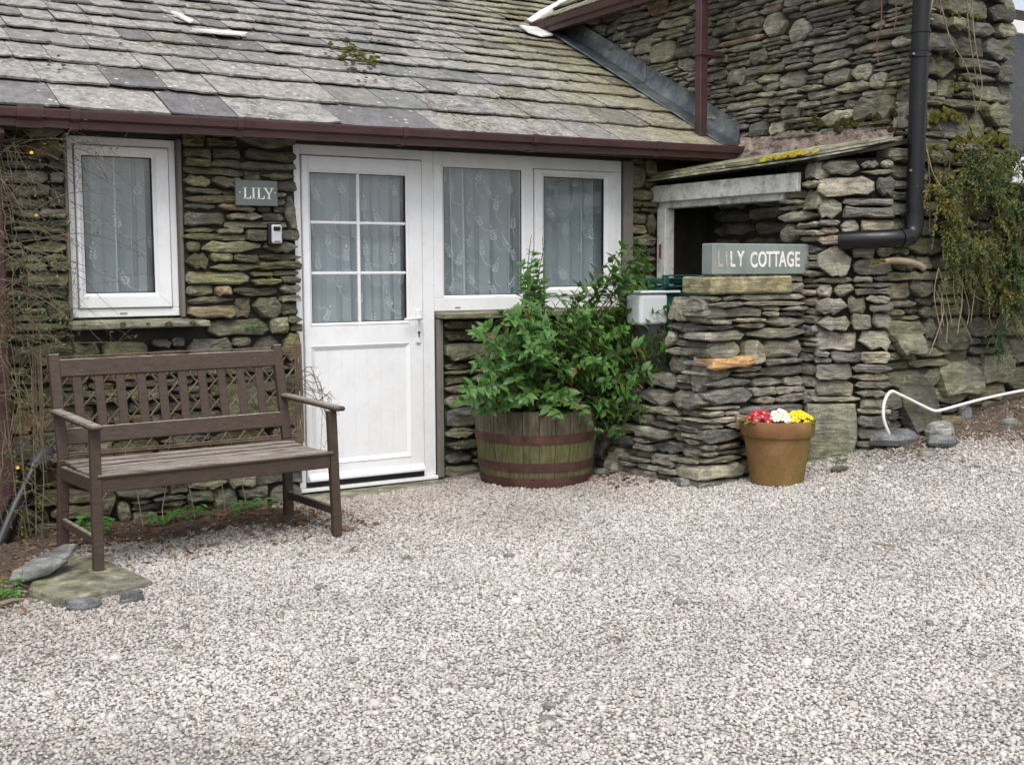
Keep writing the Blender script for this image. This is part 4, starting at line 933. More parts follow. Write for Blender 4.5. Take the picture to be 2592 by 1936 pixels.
# small slate plate LILY, serif letters
plate = empty('name_plate', (2.467, YF-0.03, 1.70), 'small grey slate plate lettered LILY fixed to the wall by the door', 'sign')
MB().box((2.342, YF-0.048, 1.70), (2.595, YF-0.030, 1.845)).build('plate', mat_plain('plate_slate', (0.115, 0.14, 0.13), 0.6, 0.08, 0.1, 40), plate, bevel=0.002, center=True)
def serif(ch, x, z, h_):
    mb = MB(); y0, y1 = YF-0.0497, YF-0.047; st = 0.0105; th = 0.004
    def quad(p): mb.prism(p, y0, y1)
    if ch in 'LI':
        quad([(x, z), (x+st, z), (x+st, z+h_), (x, z+h_)])
        quad([(x-0.006, z+h_-th), (x+st+0.006, z+h_-th), (x+st+0.006, z+h_+0.0005), (x-0.006, z+h_+0.0005)])
        if ch == 'I': quad([(x-0.006, z-0.0005), (x+st+0.006, z-0.0005), (x+st+0.006, z+th), (x-0.006, z+th)])
        else: quad([(x-0.006, z-0.0005), (x+0.038, z-0.0005), (x+0.041, z+0.018), (x+0.037, z+0.018), (x+0.031, z+th), (x-0.006, z+th)])
    else:
        m = x+0.024
        quad([(m-st/2, z), (m+st/2, z), (m+st/2, z+h_*0.45), (m-st/2, z+h_*0.45)])
        quad([(m-st/2, z+h_*0.42), (m+st/2, z+h_*0.42), (x+0.008, z+h_-th), (x-0.003, z+h_-th)])
        quad([(m, z+h_*0.43), (m+st/2, z+h_*0.42), (x+0.046, z+h_-th), (x+0.040, z+h_-th)])
        quad([(x-0.008, z+h_-th-.0003), (x+0.014, z+h_-th-.0003), (x+0.014, z+h_), (x-0.008, z+h_)]); quad([(x+0.033, z+h_-th-.0003), (x+0.053, z+h_-th-.0003), (x+0.053, z+h_), (x+0.033, z+h_)])
        quad([(m-0.011, z-0.0005), (m+0.011, z-0.0005), (m+0.011, z+th), (m-0.011, z+th)])
    mb.build('letter', M['white_paint'], plate)
for ch, x in (('L', 2.393), ('I', 2.443), ('L', 2.475), ('Y', 2.518)): serif(ch, x, 1.739, 0.064)
for x in (2.366, 2.578): MB().tube([(x, YF-0.048, 1.775), (x, YF-0.0515, 1.775)], 0.005, 10).build('screw', M['steel'], plate)
# key safe
safe = empty('key_safe', (2.573, YF-0.02, 1.47), 'small grey key safe with black surround on the wall by the door', 'key safe')
MB().box((2.530, YF-0.055, 1.468), (2.618, YF-0.018, 1.602)).build('case', M['black_plastic'], safe, bevel=0.012, segs=3, center=True)
MB().box((2.546, YF-0.070, 1.482), (2.610, YF-0.0552, 1.594)).build('cover', mat_plain('silver_cover', (0.50, 0.51, 0.53), 0.4, metallic=0.3), safe, bevel=0.010, segs=3, center=True)
MB().box((2.557, YF-0.0735, 1.556), (2.598, YF-0.0702, 1.580)).build('code_window', M['black_plastic'], safe, bevel=0.003, center=True)
MB().box((2.560, YF-0.0712, 1.492), (2.596, YF-0.0702, 1.497)).build('lettering', M['black_plastic'], safe, center=True)

# ================================================================== BENCH
def mat_wood():
    t = NT('brown_painted_wood'); V = t.objc(); P = t.pos()
    n1 = t.noise(t.mapping(P, (3, 14, 14)), 6, 5, 0.65); n2 = t.noise(P, 90, 3)
    c = t.ramp(n1, [(0.3, (0.038, 0.025, 0.018)), (0.6, (0.064, 0.044, 0.033)), (0.8, (0.09, 0.066, 0.05))])
    up = t.ramp(t.nz(), [(0.6, 0.0), (0.9, 1.0)])
    wear = t.math('MULTIPLY', up, t.ramp(t.noise(t.mapping(P, (2, 30, 30)), 3, 5, 0.7), [(0.40, 0.0), (0.52, 1.0)]))
    c = t.mix(t.math('MULTIPLY', wear, 0.9), c, t.ramp(n2, [(0.3, (0.24, 0.21, 0.18)), (0.7, (0.50, 0.46, 0.41))]))
    chip = t.ramp(t.noise(P, 38, 4, 0.75), [(0.69, 0.0), (0.73, 1.0)])
    c = t.mix(chip, c, (0.33, 0.28, 0.23))
    t.pbsdf(c, 0.62, t.bump(t.math('ADD', n1, t.math('MULTIPLY', n2, 0.3)), 0.35, 0.004), spec=0.35); return t.m
M['wood'] = mat_wood()
bench = empty('bench', (1.815, -1.03, -0.026), 'brown painted wooden two-seat garden bench with slatted back', 'bench', rz=R(4.0))
def bb(name, p, q, w_, h_, side=(0, 0, 1), bev=0.004):
    mb = MB().bar(p, q, w_, h_, side); v = np.array(mb.v); c = (v.min(0)+v.max(0))/2
    mb.v = [tuple(x-c) for x in v]
    o = mb.build(name, M['wood'], bevel=bev); o.parent = bench; o.location = c; return o
W2 = 0.605
for s_ in (-1, 1):
    bb('leg', (s_*W2, -0.285, 0), (s_*(W2-0.01), -0.262, 0.642), 0.040, 0.046, (1, 0, 0))
    bb('leg', (s_*W2, 0.285, 0), (s_*(W2-0.012), 0.262, 0.44), 0.040, 0.05, (1, 0, 0))
    bb('back_post', (s_*(W2-0.012), 0.262, 0.437), (s_*(W2-0.012), 0.372, 0.945), 0.038, 0.05, (1, 0, 0))
    bb('side_rail', (s_*(W2-0.008), -0.235, 0.385), (s_*(W2-0.008), 0.24, 0.375), 0.03, 0.066)
    bb('stretcher', (s_*(W2-0.004), -0.258, 0.128), (s_*(W2-0.004), 0.258, 0.128), 0.024, 0.042)
    bb('armrest', (s_*(W2+0.002), -0.345, 0.655), (s_*(W2+0.002), 0.30, 0.672), 0.060, 0.023, bev=0.008)
bb('front_rail', (-W2+0.02, -0.272, 0.385), (W2-0.03, -0.272, 0.385), 0.026, 0.068)
bb('rear_rail', (-W2+0.02, 0.245, 0.372), (W2-0.03, 0.245, 0.372), 0.026, 0.06)
for k in range(6):
    y = -0.258+0.088*k
    bb('seat_slat', (-W2+0.005, y, 0.428-0.012*math.sin(math.pi*min(1, (k+0.3)/5))), (W2-0.01, y, 0.428-0.012*math.sin(math.pi*min(1, (k+0.3)/5))), 0.074, 0.018, bev=0.005)
tl = (0.372-0.262)/(0.945-0.437)
def by(z): return 0.262+(z-0.437)*tl
bb('top_rail', (-W2+0.01, by(0.875), 0.875), (W2-0.03, by(0.875), 0.875), 0.028, 0.088, (0, tl, 1))
bb('lower_rail', (-W2+0.01, by(0.545), 0.545), (W2-0.03, by(0.545), 0.545), 0.028, 0.082, (0, tl, 1))
for k in range(10):
    x = -W2+0.115+k*(2*W2-0.245)/9
    bb('back_slat', (x, by(0.58), 0.58), (x, by(0.838), 0.838), 0.046, 0.014, (0, 1, 0))

# flagstone under the left legs
def slab_thing(name, poly, zt, th, mat, label, cat, group=None, bev=0.01, tilt=(0, 0)):
    n = len(poly); c = np.mean(poly, 0); mb = MB()
    f_ = lambda x, y: (x-c[0])*tilt[0]+(y-c[1])*tilt[1]
    mb.add([(x, y, zt-th+f_(x, y)) for x, y in poly]+[(x+(c[0]-x)*0.02, y+(c[1]-y)*0.02, zt+f_(x, y)+U(-0.003, 0.003)) for x, y in poly], [tuple(range(n-1, -1, -1)), tuple(range(n, 2*n))]+[(i, (i+1) % n, (i+1) % n+n, i+n) for i in range(n)])
    o = mb.build(name, mat, None, loc=(c[0], c[1], zt-th), bevel=bev); return tag(o, label, cat, group)
slab_thing('flagstone', [(0.905, -1.50), (0.95, -1.66), (0.985, -1.775), (1.12, -1.745), (1.28, -1.70), (1.40, -1.655), (1.37, -1.45), (1.30, -1.08), (1.1, -0.9), (0.98, -1.2)], -0.026, 0.06, M['slab'], 'mossy green flagstone lying under the bench leg on the gravel', 'flagstone')
M['chip'] = mat_stone('slate_chip', [(0.16,0.165,0.17),(0.24,0.235,0.22),(0.30,0.29,0.28),(0.20,0.22,0.21)], moss=0.15, algae=0.1, lichen=0.3)
def shard(poly, base, dirv, nrm, th, mat, label, cat, group=None, name='broken_slate'):
    base, a = Vector(base), Vector(dirv).normalized(); nrm = Vector(nrm); nrm = (nrm-a*nrm.dot(a)).normalized(); b = nrm.cross(a); n = len(poly)
    v = [base+a*x+b*y+nrm*U(-0.004, 0.004) for x, y in poly]+[base+a*(x*0.96)+b*(y*0.93)+nrm*(th+U(-0.004, 0.004)) for x, y in poly]
    o = MB().add(v, [tuple(range(n-1, -1, -1)), tuple(range(n, 2*n))]+[(i, (i+1) % n, (i+1) % n+n, i+n) for i in range(n)]).build(name, mat, None, loc=tuple(base), bevel=0.004); return tag(o, label, cat, group)
shard([(0, 0), (0.1, -0.06), (0.24, -0.04), (0.33, 0.01), (0.30, 0.06), (0.18, 0.09), (0.06, 0.07)], (0.90, -1.40, -0.03), (0.85, 0.45, 0.32), (-0.3, -0.35, 1), 0.022, M['chip'], 'broken slate leaning on the back of the mossy flagstone', 'slate')
shard([(0, 0), (0.1, -0.05), (0.26, -0.03), (0.30, 0.03), (0.16, 0.08), (0.04, 0.05)], (0.86, -1.30, -0.045), (0.9, 0.2, 0.2), (-0.2, -0.5, 1), 0.02, M['chip'], 'lower broken slate wedged beneath the leaning one by the flagstone', 'slate')

# ================================================================== TRELLIS of willow sticks behind the bench
M['stick'] = mat_plain('willow_stick', (0.13, 0.092, 0.06), 0.85, 0.35, 0.4, 60, dirt=(0.22, 0.185, 0.14), dirt_amt=0.5, dscale=14)
trel = empty('willow_trellis', (2.0, -0.14, 0.36), 'diamond trellis of thin willow sticks on the wall behind the bench', 'trellis')
TX0, TX1, TZ0, TZ1, TY = 1.22, 2.69, 0.33, 0.86, -0.145
def stick(p, q, r_=0.0055):
    m = [(a+b)/2+U(-0.006, 0.006) for a, b in zip(p, q)]
    MB().tube([p, m, q], [r_, r_*U(0.9, 1.1), r_*0.85], 6).build('stick', M['stick'], trel, center=True)
st = 0.108
for sgn in (-1, 1):
    k = -8
    while k < 24:
        a = TX0+k*st; pts = []
        zlen = TZ1-TZ0; slp = 1.15
        x0, x1 = a, a+sgn*zlen/slp
        # clip to the frame
        def at(x): return TZ0+(x-a)*slp*sgn
        lo_, hi_ = max(min(x0, x1), TX0), min(max(x0, x1), TX1)
        if hi_-lo_ > 0.03:
            stick((lo_, TY-0.006*sgn, at(lo_)), (hi_, TY-0.006*sgn, at(hi_)), U(0.0045, 0.0065))
        k += 1
for i in range(4):
    stick((TX0-0.02, TY-0.012, TZ0+0.012*i-0.02), (TX1+0.02, TY-0.012, TZ0+0.014*i-0.02), 0.006); stick((TX0-0.02, TY-0.012, TZ1+0.012*i-0.03), (TX1+0.02, TY-0.012, TZ1+0.013*i-0.03), 0.005)
    stick((TX1+0.011*i-0.01, TY-0.018, TZ0-0.03), (TX1+0.012*i-0.02, TY-0.018, TZ1+0.03), 0.0055); stick((TX0+0.011*i-0.02, TY-0.018, TZ0-0.03), (TX0+0.012*i-0.02, TY-0.018, TZ1+0.03), 0.0055)

# ================================================================== LEAVES
def mat_leaf(name, cols, gloss=0.45, trans=0.25, scale=18):
    t = NT(name); P = t.pos(); rv = t.rand()
    n = t.noise(P, scale, 2); f = t.math('FRACT', t.math('ADD', t.math('MULTIPLY', rv, 3.7), t.math('MULTIPLY', n, 2.2)))
    c = t.ramp(f, [(i/(len(cols)-1), q) for i, q in enumerate(cols)])
    c = t.mix(1.0, c, t.ramp(t.noise(P, 160, 2), [(0.3, 0.85), (0.7, 1.15)]), 'MULTIPLY')
    b = t.n('BsdfPrincipled'); t.set(b.inputs['Base Color'], c); b.inputs['Roughness'].default_value = gloss; b.inputs['Specular IOR Level'].default_value = 0.4
    tr = t.n('BsdfTranslucent'); t.set(tr.inputs['Color'], t.mix(1.0, c, (1.25, 1.35, 0.5), 'MULTIPLY'))
    mx = t.n('MixShader', Fac=trans); t.set(mx.inputs[1], b.outputs[0]); t.set(mx.inputs[2], tr.outputs[0]); t.t.links.new(mx.outputs[0], t.out.inputs[0]); return t.m
M['leaf'] = mat_leaf('viburnum_leaf', [(0.045,0.125,0.026),(0.075,0.19,0.04),(0.055,0.15,0.034),(0.095,0.22,0.05),(0.05,0.135,0.03),(0.14,0.22,0.045),(0.03,0.085,0.022)])
M['dead_leaf'] = mat_leaf('dead_leaf', [(0.13,0.06,0.028),(0.22,0.10,0.045),(0.16,0.085,0.05)], 0.7)
M['dry_leaf'] = mat_leaf('dry_litter', [(0.10,0.055,0.03),(0.20,0.11,0.06),(0.15,0.09,0.055),(0.26,0.14,0.075)], 0.85, 0.1, 60)
M['cane'] = mat_plain('cane_bark', (0.15, 0.12, 0.075), 0.85, 0.4, 0.4, 50)
M['weed'] = mat_leaf('weed_leaf', [(0.06,0.17,0.03),(0.11,0.27,0.05),(0.08,0.21,0.035)], 0.55)
M['olive'] = mat_leaf('olive_leaf', [(0.035,0.075,0.016),(0.09,0.13,0.022),(0.03,0.075,0.018),(0.14,0.16,0.03),(0.045,0.10,0.022),(0.10,0.11,0.026)], 0.6, 0.2, 7)
M['bark'] = mat_plain('bark', (0.10, 0.075, 0.05), 0.9, 0.4, 0.6, 50)
M['twig_pale'] = mat_plain('pale_twig', (0.26, 0.21, 0.14), 0.85, 0.35, 0.4, 50)
M['twig_red'] = mat_plain('red_twig', (0.20, 0.10, 0.075), 0.85, 0.3, 0.3, 50)
LEAFV = []
for var in range(4):
    cv_, fd, wd = (0.12, 0.25, 0.34)[0]+0.10*var, 0.10+0.05*(var % 3), (0.23, 0.27, 0.205, 0.25)[var]
    v = [(0, 0, 0)]
    for u_, ww in ((0.15, 0.62), (0.42, 1.0), (0.70, 0.70)):
        z_ = -cv_*u_*u_+0.04*u_
        v += [(u_, -wd*ww, z_+fd*ww*0.35), (u_, 0, z_), (u_, wd*ww, z_+fd*ww*0.35)]
    v.append((1.0, 0, -cv_+0.02))
    f = [(0, 1, 2), (0, 2, 3)]+[q for i in (0, 1) for q in ((1+3*i, 4+3*i, 5+3*i, 2+3*i), (2+3*i, 5+3*i, 6+3*i, 3+3*i))]+[(7, 10, 8), (8, 10, 9)]
    LEAFV.append((np.array(v), f))
def leaf_frame(d, nrm):
    d = np.array(d, float); d /= np.linalg.norm(d); nrm = np.array(nrm, float); b = np.cross(nrm, d)
    if np.linalg.norm(b) < 1e-4: b = np.cross((1, 0, 0.3), d)
    b /= np.linalg.norm(b); n_ = np.cross(d, b); return np.stack([d, b, n_], 1)
class Foliage:
    def __init__(s): s.L = []
    def add(s, p, d, nrm, ln, mat=0): s.L.append((np.array(p, float), leaf_frame(d, nrm), ln, rnd.randrange(4), mat))
    def build(s, parent, mats, nobj, objname='leaf', stuffname='foliage'):
        s.L.sort(key=lambda q: np.linalg.norm(q[0]-CAM_LOC))
        cache = {}
        for p, Fm, ln, var, mt in s.L[:nobj]:
            if (var, mt) not in cache:
                me = bpy.data.meshes.new(objname); v, f = LEAFV[var]; me.from_pydata([tuple(q) for q in v], [], f); me.materials.append(mats[mt])
                me.polygons.foreach_set('use_smooth', [True]*len(me.polygons)); cache[(var, mt)] = me
            o = link(objname, cache[(var, mt)], parent, p); o.rotation_euler = Matrix(Fm.tolist()).to_euler(); o.scale = (ln, ln, ln)
        for mt in range(len(mats)):
            mb = MB()
            for p, Fm, ln, var, m2 in s.L[nobj:]:
                if m2 == mt: mb.add(p+(LEAFV[var][0]*ln)@Fm.T, LEAFV[var][1])
            if mb.v:
                o = mb.build(stuffname, mats[mt], parent, smooth=True); o['kind'] = 'stuff'
def inpoly(x, y, poly):
    c = False; j = len(poly)-1
    for i in range(len(poly)):
        xi, yi = poly[i]; xj, yj = poly[j]
        if (yi > y) != (yj > y) and x < (xj-xi)*(y-yi)/(yj-yi)+xi: c = not c
        j = i
    return c
def bez(a, b, c, t): return a*(1-t)**2+b*2*t*(1-t)+c*t*t

# ================================================================== BARREL
BC = (4.155, -0.50, -0.02)
barrel = empty('half_barrel', BC, 'oak half barrel planter with rusty hoops and green algae beside the pier', 'planter')
def mat_stave():
    t = NT('weathered_oak'); P = t.pos(); n1 = t.noise(t.mapping(P, (14, 14, 2.2)), 4, 5, 0.65); rv = t.rand()
    c = t.ramp(n1, [(0.3, (0.05, 0.038, 0.028)), (0.55, (0.125, 0.10, 0.074)), (0.75, (0.20, 0.17, 0.13))])
    c = t.mix(1.0, c, t.ramp(rv, [(0, 0.75), (1, 1.15)]), 'MULTIPLY')
    z = t.n('SeparateXYZ', Vector=P).outputs[2]
    band = t.ramp(t.math('ADD', z, t.math('MULTIPLY', t.noise(P, 9, 4, 0.7), 0.12)), [(0.10, 0.5), (0.20, 1.0), (0.32, 0.85), (0.40, 0.12)])
    c = t.mix(t.math('MULTIPLY', band, t.ramp(t.noise(P, 6, 4), [(0.3, 0.35), (0.65, 0.9)])), c, t.ramp(n1, [(0.3, (0.07, 0.075, 0.022)), (0.7, (0.155, 0.16, 0.055))]))
    t.pbsdf(c, 0.85, t.bump(n1, 0.6, 0.006), spec=0.2); return t.m
M['stave'] = mat_stave(); M['hoop'] = mat_plain('rusty_hoop', (0.070, 0.030, 0.026), 0.75, 0.3, 0.3, 30, dirt=(0.17, 0.09, 0.055), dirt_amt=0.5, metallic=0.15, dscale=14)
def rb(z): return 0.348+0.038*math.sin(math.pi*min(1.0, (z+0.02)/0.98))+0.012*z
NS = 24
for k in range(NS):
    a0, a1 = 2*math.pi*(k+0.018)/NS, 2*math.pi*(k+0.982)/NS; mb = MB(); v = []; tz = 0.475+U(-0.012, 0.012); zs = [tz*i/6 for i in range(7)]
    for z in zs:
        for rr in (rb(z), rb(z)-0.028):
            for a in (a0, (a0+a1)/2, a1): v.append((BC[0]+rr*math.cos(a), BC[1]+rr*math.sin(a), BC[2]+z))
    for i in range(6):
        o_ = i*6; p_ = o_+6
        mb.f += [(o_, o_+1, p_+1, p_), (o_+1, o_+2, p_+2, p_+1), (o_+4, o_+3, p_+3, p_+4), (o_+5, o_+4, p_+4, p_+5), (o_+3, o_, p_, p_+3), (o_+2, o_+5, p_+5, p_+2)]
    mb.f += [(36, 37, 40, 39), (37, 38, 41, 40), (0, 3, 4, 1), (1, 4, 5, 2)]; mb.v = v
    mb.build('stave', M['stave'], barrel, center=True)
for z0, z1 in ((0.0, 0.072), (0.112, 0.166), (0.285, 0.34)):
    MB().lathe([(rb(z0)-0.003, z0), (rb(z0)+0.005, z0), (rb(z1)+0.005, z1), (rb(z1)-0.003, z1), (rb(z0)-0.003, z0)], 48, BC).build('hoop', M['hoop'], barrel, smooth='auto')
MB().lathe([(0.001, 0.425), (0.15, 0.42), (0.25, 0.41), (0.335, 0.405)], 28, BC).build('soil', M['soil'], barrel)

# ================================================================== SHRUB in the barrel
shrub = empty('viburnum_shrub', (4.13, -0.50, 0.40), 'leafy green evergreen shrub with a few brown leaves growing from the half barrel', 'shrub')
OUT = [(1200+(a-1190)*1.12, 735+(b-735)*1.03) for a, b in [(995, 872), (1025, 800), (1030, 705), (1085, 660), (1125, 560), (1160, 550), (1180, 640), (1250, 625), (1290, 590), (1330, 525), (1395, 520), (1400, 590), (1455, 640), (1430, 720), (1450, 790), (1430, 870), (1400, 945), (1335, 915), (1290, 940), (1235, 905), (1150, 885), (1060, 885)]]
fol = Foliage(); stems = []; tips = []
FILL = [(U(1090, 1420), U(660, 880)) for _ in range(48)]
base = np.array((4.13, -0.50, 0.40))
def shrub_stem(px, py, yd, dens=1.0, leafless=False):
    tip = onp(px, py, 'Y', yd); b0 = base+np.array((U(-0.16, 0.16), U(-0.14, 0.14), 0.0))
    if tip[2] < 0.36: mid = (b0+tip)/2+np.array((0, -0.05, 0.30))
    else: mid = b0*0.55+tip*0.45+np.array((0, 0, 0.16))
    n = 9; pts = [bez(b0, mid, tip, i/n) for i in range(n+1)]; ln_ = np.linalg.norm(tip-b0)
    stems.append((pts, [0.0065*(1-0.72*i/n) for i in range(n+1)]))
    if leafless: return
    t = max(0.25, 1-0.42/ln_)
    while t < 1.0:
        p = bez(b0, mid, tip, t); d = bez(b0, mid, tip, min(1, t+0.03))-p; d /= np.linalg.norm(d)+1e-9
        ang = U(0, 6.28); a = np.cross(d, (0.3, 0.2, 0.93)); a /= np.linalg.norm(a)+1e-9; b = np.cross(d, a)
        for k in range(2):
            sd_ = a*math.cos(ang+k*math.pi)+b*math.sin(ang+k*math.pi)
            dr = d*0.45+sd_*0.9+np.array((0, -0.22, -0.05)); fol.add(p, dr, np.array((0, -0.35, 0.8))+d*0.5+np.array((U(-.5, .5), U(-.4, .4), U(-.3, .3))), U(0.055, 0.10)*(0.85+0.15*dens), 1 if rnd.random() < 0.016 else 0)
        t += U(0.035, 0.055)/ln_/dens
    for k in range(5):
        ang = k*2.4+U(-.4, .4); a = np.cross(d, (0.3, 0.2, 0.93)); a /= np.linalg.norm(a)+1e-9; b = np.cross(d, a)
        fol.add(tip, d*0.8+(a*math.cos(ang)+b*math.sin(ang))*0.8, d+np.array((0, -0.3, 0.4)), U(0.036, 0.062), 0)
    tips.append((tip, d))
cnt = 0
while cnt < 150:
    px, py = U(960, 1490), U(530, 960)
    if not inpoly(px, py, OUT): continue
    if py < 620 and rnd.random() < 0.35: continue
    yd = U(-1.0, -0.25) if py > 700 else U(-0.75, -0.3)
    shrub_stem(px, py, yd); cnt += 1
for px, py in FILL+[(1440, 700), (1458, 760), (1445, 830), (1405, 900), (1385, 945), (1425, 880), (1335, 935), (1290, 930), (1450, 660), (1420, 800), (1375, 860), (1010, 840), (1000, 865), (1030, 720)]: shrub_stem(px, py, U(-1.0, -0.7))
for px, py in ((1150, 550), (1160, 570), (1140, 600), (1345, 535), (1370, 525), (1385, 540), (1320, 560), (1355, 570), (1400, 620), (1330, 600), (1375, 600), (1420, 640)): shrub_stem(px, py, U(-0.65, -0.45), 0.9)
for px, py in ((1215, 640), (1250, 620), (1275, 650), (1235, 665), (1290, 610)): shrub_stem(px, py, U(-0.7, -0.5), 0.75)
for px, py in ((1172, 512), (1148, 508), (1178, 520)): shrub_stem(px, py, -0.55, leafless=True)
print('shrub leaves', len(fol.L))
for i, (pts, rad) in enumerate(stems):
    MB().tube(pts, rad, 5).build('stem', M['bark'], shrub)
fol.build(shrub, [M['leaf'], M['dead_leaf']], 290)
M['bud'] = mat_plain('cream_bud', (0.72, 0.66, 0.55), 0.7)
for tip, d in rnd.sample(tips, 9):
    mb = MB()
    for k in range(12):
        c = tip+np.array((U(-.014, .014), U(-.014, .014), U(0.0, .014))); mb.lathe([(0.0005, -0.004), (0.004, 0), (0.0005, 0.004)], 5, c)
    mb.build('flower_bud', M['bud'], shrub)

# ================================================================== FLOWER POT
PC = (5.075, -1.715, float(gz(5.075, -1.715))-0.004)
pot = empty('flower_pot', PC, 'algae-stained terracotta pot of primroses in front of the pier', 'plant pot')
def mat_terra():
    t = NT('terracotta'); P = t.pos(); oc = t.objc(); n1 = t.noise(P, 7, 5, 0.65); n2 = t.noise(P, 60, 3)
    c = t.ramp(n1, [(0.3, (0.17, 0.08, 0.04)), (0.55, (0.25, 0.118, 0.06)), (0.8, (0.33, 0.18, 0.11))])
    s = t.n('SeparateXYZ', Vector=P)
    side = t.math('ADD', t.math('MULTIPLY', t.math('SUBTRACT', s.outputs[0], PC[0]), 2.3), t.math('MULTIPLY', t.noise(P, 5, 4, 0.7), 1.5))
    am = t.ramp(side, [(0.45, 0.0), (0.95, 1.0)]); low = t.ramp(t.math('ADD', s.outputs[2], t.math('MULTIPLY', n1, 0.2)), [(0.18, 0.75), (0.55, 0.1)])
    c = t.mix(t.math('MULTIPLY', t.math('MAXIMUM', am, low), 0.62), c, t.ramp(n2, [(0.3, (0.11, 0.10, 0.018)), (0.7, (0.20, 0.19, 0.045))]))
    t.pbsdf(c, 0.88, t.bump(t.math('ADD', n2, n1), 0.5, 0.006), spec=0.2); return t.m
M['terra'] = mat_terra()
MB().lathe([(0.0, 0.0), (0.148, 0.0), (0.155, 0.006), (0.198, 0.295), (0.185, 0.295), (0.14, 0.02)], 56, PC).build('body', M['terra'], pot, smooth='auto')
MB().lathe([(0.190, 0.286), (0.209, 0.286), (0.214, 0.292), (0.221, 0.372), (0.217, 0.380), (0.205, 0.381), (0.198, 0.374), (0.186, 0.288)], 56, PC).build('rim', M['terra'], pot, smooth='auto')
MB().lathe([(0.001, 0.362), (0.12, 0.358), (0.200, 0.350)], 28, PC).build('soil', M['soil'], pot)
M['crimson'] = mat_plain('crimson_petal', (0.40, 0.004, 0.055), 0.6, 0.2, 0.1); M['cream'] = mat_plain('white_petal', (0.82, 0.82, 0.74), 0.6, 0.05, 0.1); M['yellow'] = mat_plain('yellow_petal', (0.80, 0.56, 0.015), 0.6, 0.1, 0.1); M['eye'] = mat_plain('yellow_eye', (0.75, 0.40, 0.02), 0.6)
def flower(parent, c, nrm, r_, mat, eye):
    nrm = Vector(nrm).normalized(); a = nrm.orthogonal().normalized(); b = nrm.cross(a); mb = MB(); ph = U(0, 6)
    for k in range(5):
        t = ph+k*2*math.pi/5; v = [Vector(c)]
        for dt, rr, up in ((-0.55, 0.6, 0.10), (-0.5, 0.92, 0.16), (-0.2, 1.02, 0.1), (0, 0.88, 0.12), (0.2, 1.02, 0.1), (0.5, 0.92, 0.16), (0.55, 0.6, 0.10)):
            q = r_*rr*U(0.94, 1.06); v.append(Vector(c)+a*(q*math.cos(t+dt))+b*(q*math.sin(t+dt))+nrm*(up*r_*U(0.5, 1.5)))
        mb.add(v, [(0, i, i+1) for i in range(1, 7)])
    f_ = mb.build('flower', mat, parent, smooth=True, center=True)
    e = MB(); n = 8; e.add([Vector(c)+nrm*0.004]+[Vector(c)+nrm*0.0035+(a*math.cos(2*math.pi*k/n)+b*math.sin(2*math.pi*k/n))*(r_*0.3) for k in range(n)], [(0, 1+k, 1+(k+1) % n) for k in range(n)])
    e.build('eye', eye, f_)
for cx_, cy_, mt, lab in ((-0.115, -0.03, 'crimson', 'crimson primrose with yellow eyes in the terracotta pot'), (0.0, -0.045, 'cream', 'white primrose in the middle of the terracotta pot'), (0.115, -0.01, 'yellow', 'bright yellow primrose in the terracotta pot')):
    # lay the three plants side by side across the view
    ax = _rt; ctr = np.array(PC)+ax*cx_*1.0+np.array((0, 0, 0.36))+np.array((-0.03, -0.045, 0))*1.0
    pr = empty('primrose', ctr, lab, 'flower')
    for k in range(17):
        t, rr = k*2.4, 0.082*math.sqrt((k+0.4)/17); off = np.array((rr*math.cos(t), rr*math.sin(t), 0.060-0.055*(rr/0.082)**2+U(0, 0.016)))
        flower(pr, ctr+off, (off[0]*6-0.12, off[1]*6-0.45, 1.0), U(0.023, 0.029), M[mt], M['eye'] if mt != 'cream' else M['yellow'])
    lf = Foliage()
    for k in range(13):
        t = k*2.4; lf.add(ctr+np.array((0.04*math.cos(t), 0.04*math.sin(t), 0.004)), (math.cos(t), math.sin(t), 0.32), (0, 0, 1), U(0.07, 0.115))
    lf.build(pr, [M['weed']], 99)

# ================================================================== things in the bin store
M['green_plastic'] = mat_plain('green_plastic', (0.012, 0.07, 0.055), 0.42, 0.15, 0.08, 20, dirt=(0.05, 0.07, 0.06), dirt_amt=0.3)
M['white_plastic'] = mat_plain('white_plastic', (0.62, 0.66, 0.68), 0.4, 0.05, 0.05, 20, dirt=(0.4, 0.42, 0.42), dirt_amt=0.3)
M['red_plastic'] = mat_plain('red_plastic', (0.20, 0.008, 0.012), 0.4, 0.15, 0.05, 20)
def hollow(mb, x0, x1, y0, y1, z0, z1, tp, th):
    def q(i, z, e): return (x0-e*i, y0-e*i, z), (x1+e*i, y0-e*i, z), (x1+e*i, y1+e*i, z), (x0-e*i, y1+e*i, z)
    v = []
    for i, z in ((0, z0), (1, z1), (1-th/tp, z1), (-th/tp, z0+th)): v += q(i, z, tp)
    f = [(3, 2, 1, 0), (12, 13, 14, 15)]+[(r_*4+k, r_*4+(k+1) % 4, r_*4+4+(k+1) % 4, r_*4+4+k) for r_ in range(3) for k in range(4)]
    return mb.add(v, f)
gb = empty('green_bin', (5.25, -0.50, 0.07), 'tall dark green plastic bin standing by the store opening behind the pier', 'bin')
hollow(MB(), 5.02, 5.42, -0.72, -0.28, 0.06, 1.21, 0.025, 0.012).build('body', M['green_plastic'], gb, bevel=0.006)
ring(MB(), (4.975, 5.465, 1.205, 1.285), (5.02, 5.42, 1.215, 1.275), -0.775, -0.735).build('rim', M['green_plastic'], gb, bevel=0.008)
MB().box((4.98, -0.734, 1.225), (5.46, -0.24, 1.262)).build('lid', M['green_plastic'], gb, bevel=0.012, segs=2)
rbx = empty('red_crate', (5.2, -0.83, 0.08), 'red plastic crate low in the gap beneath the white box', 'crate')
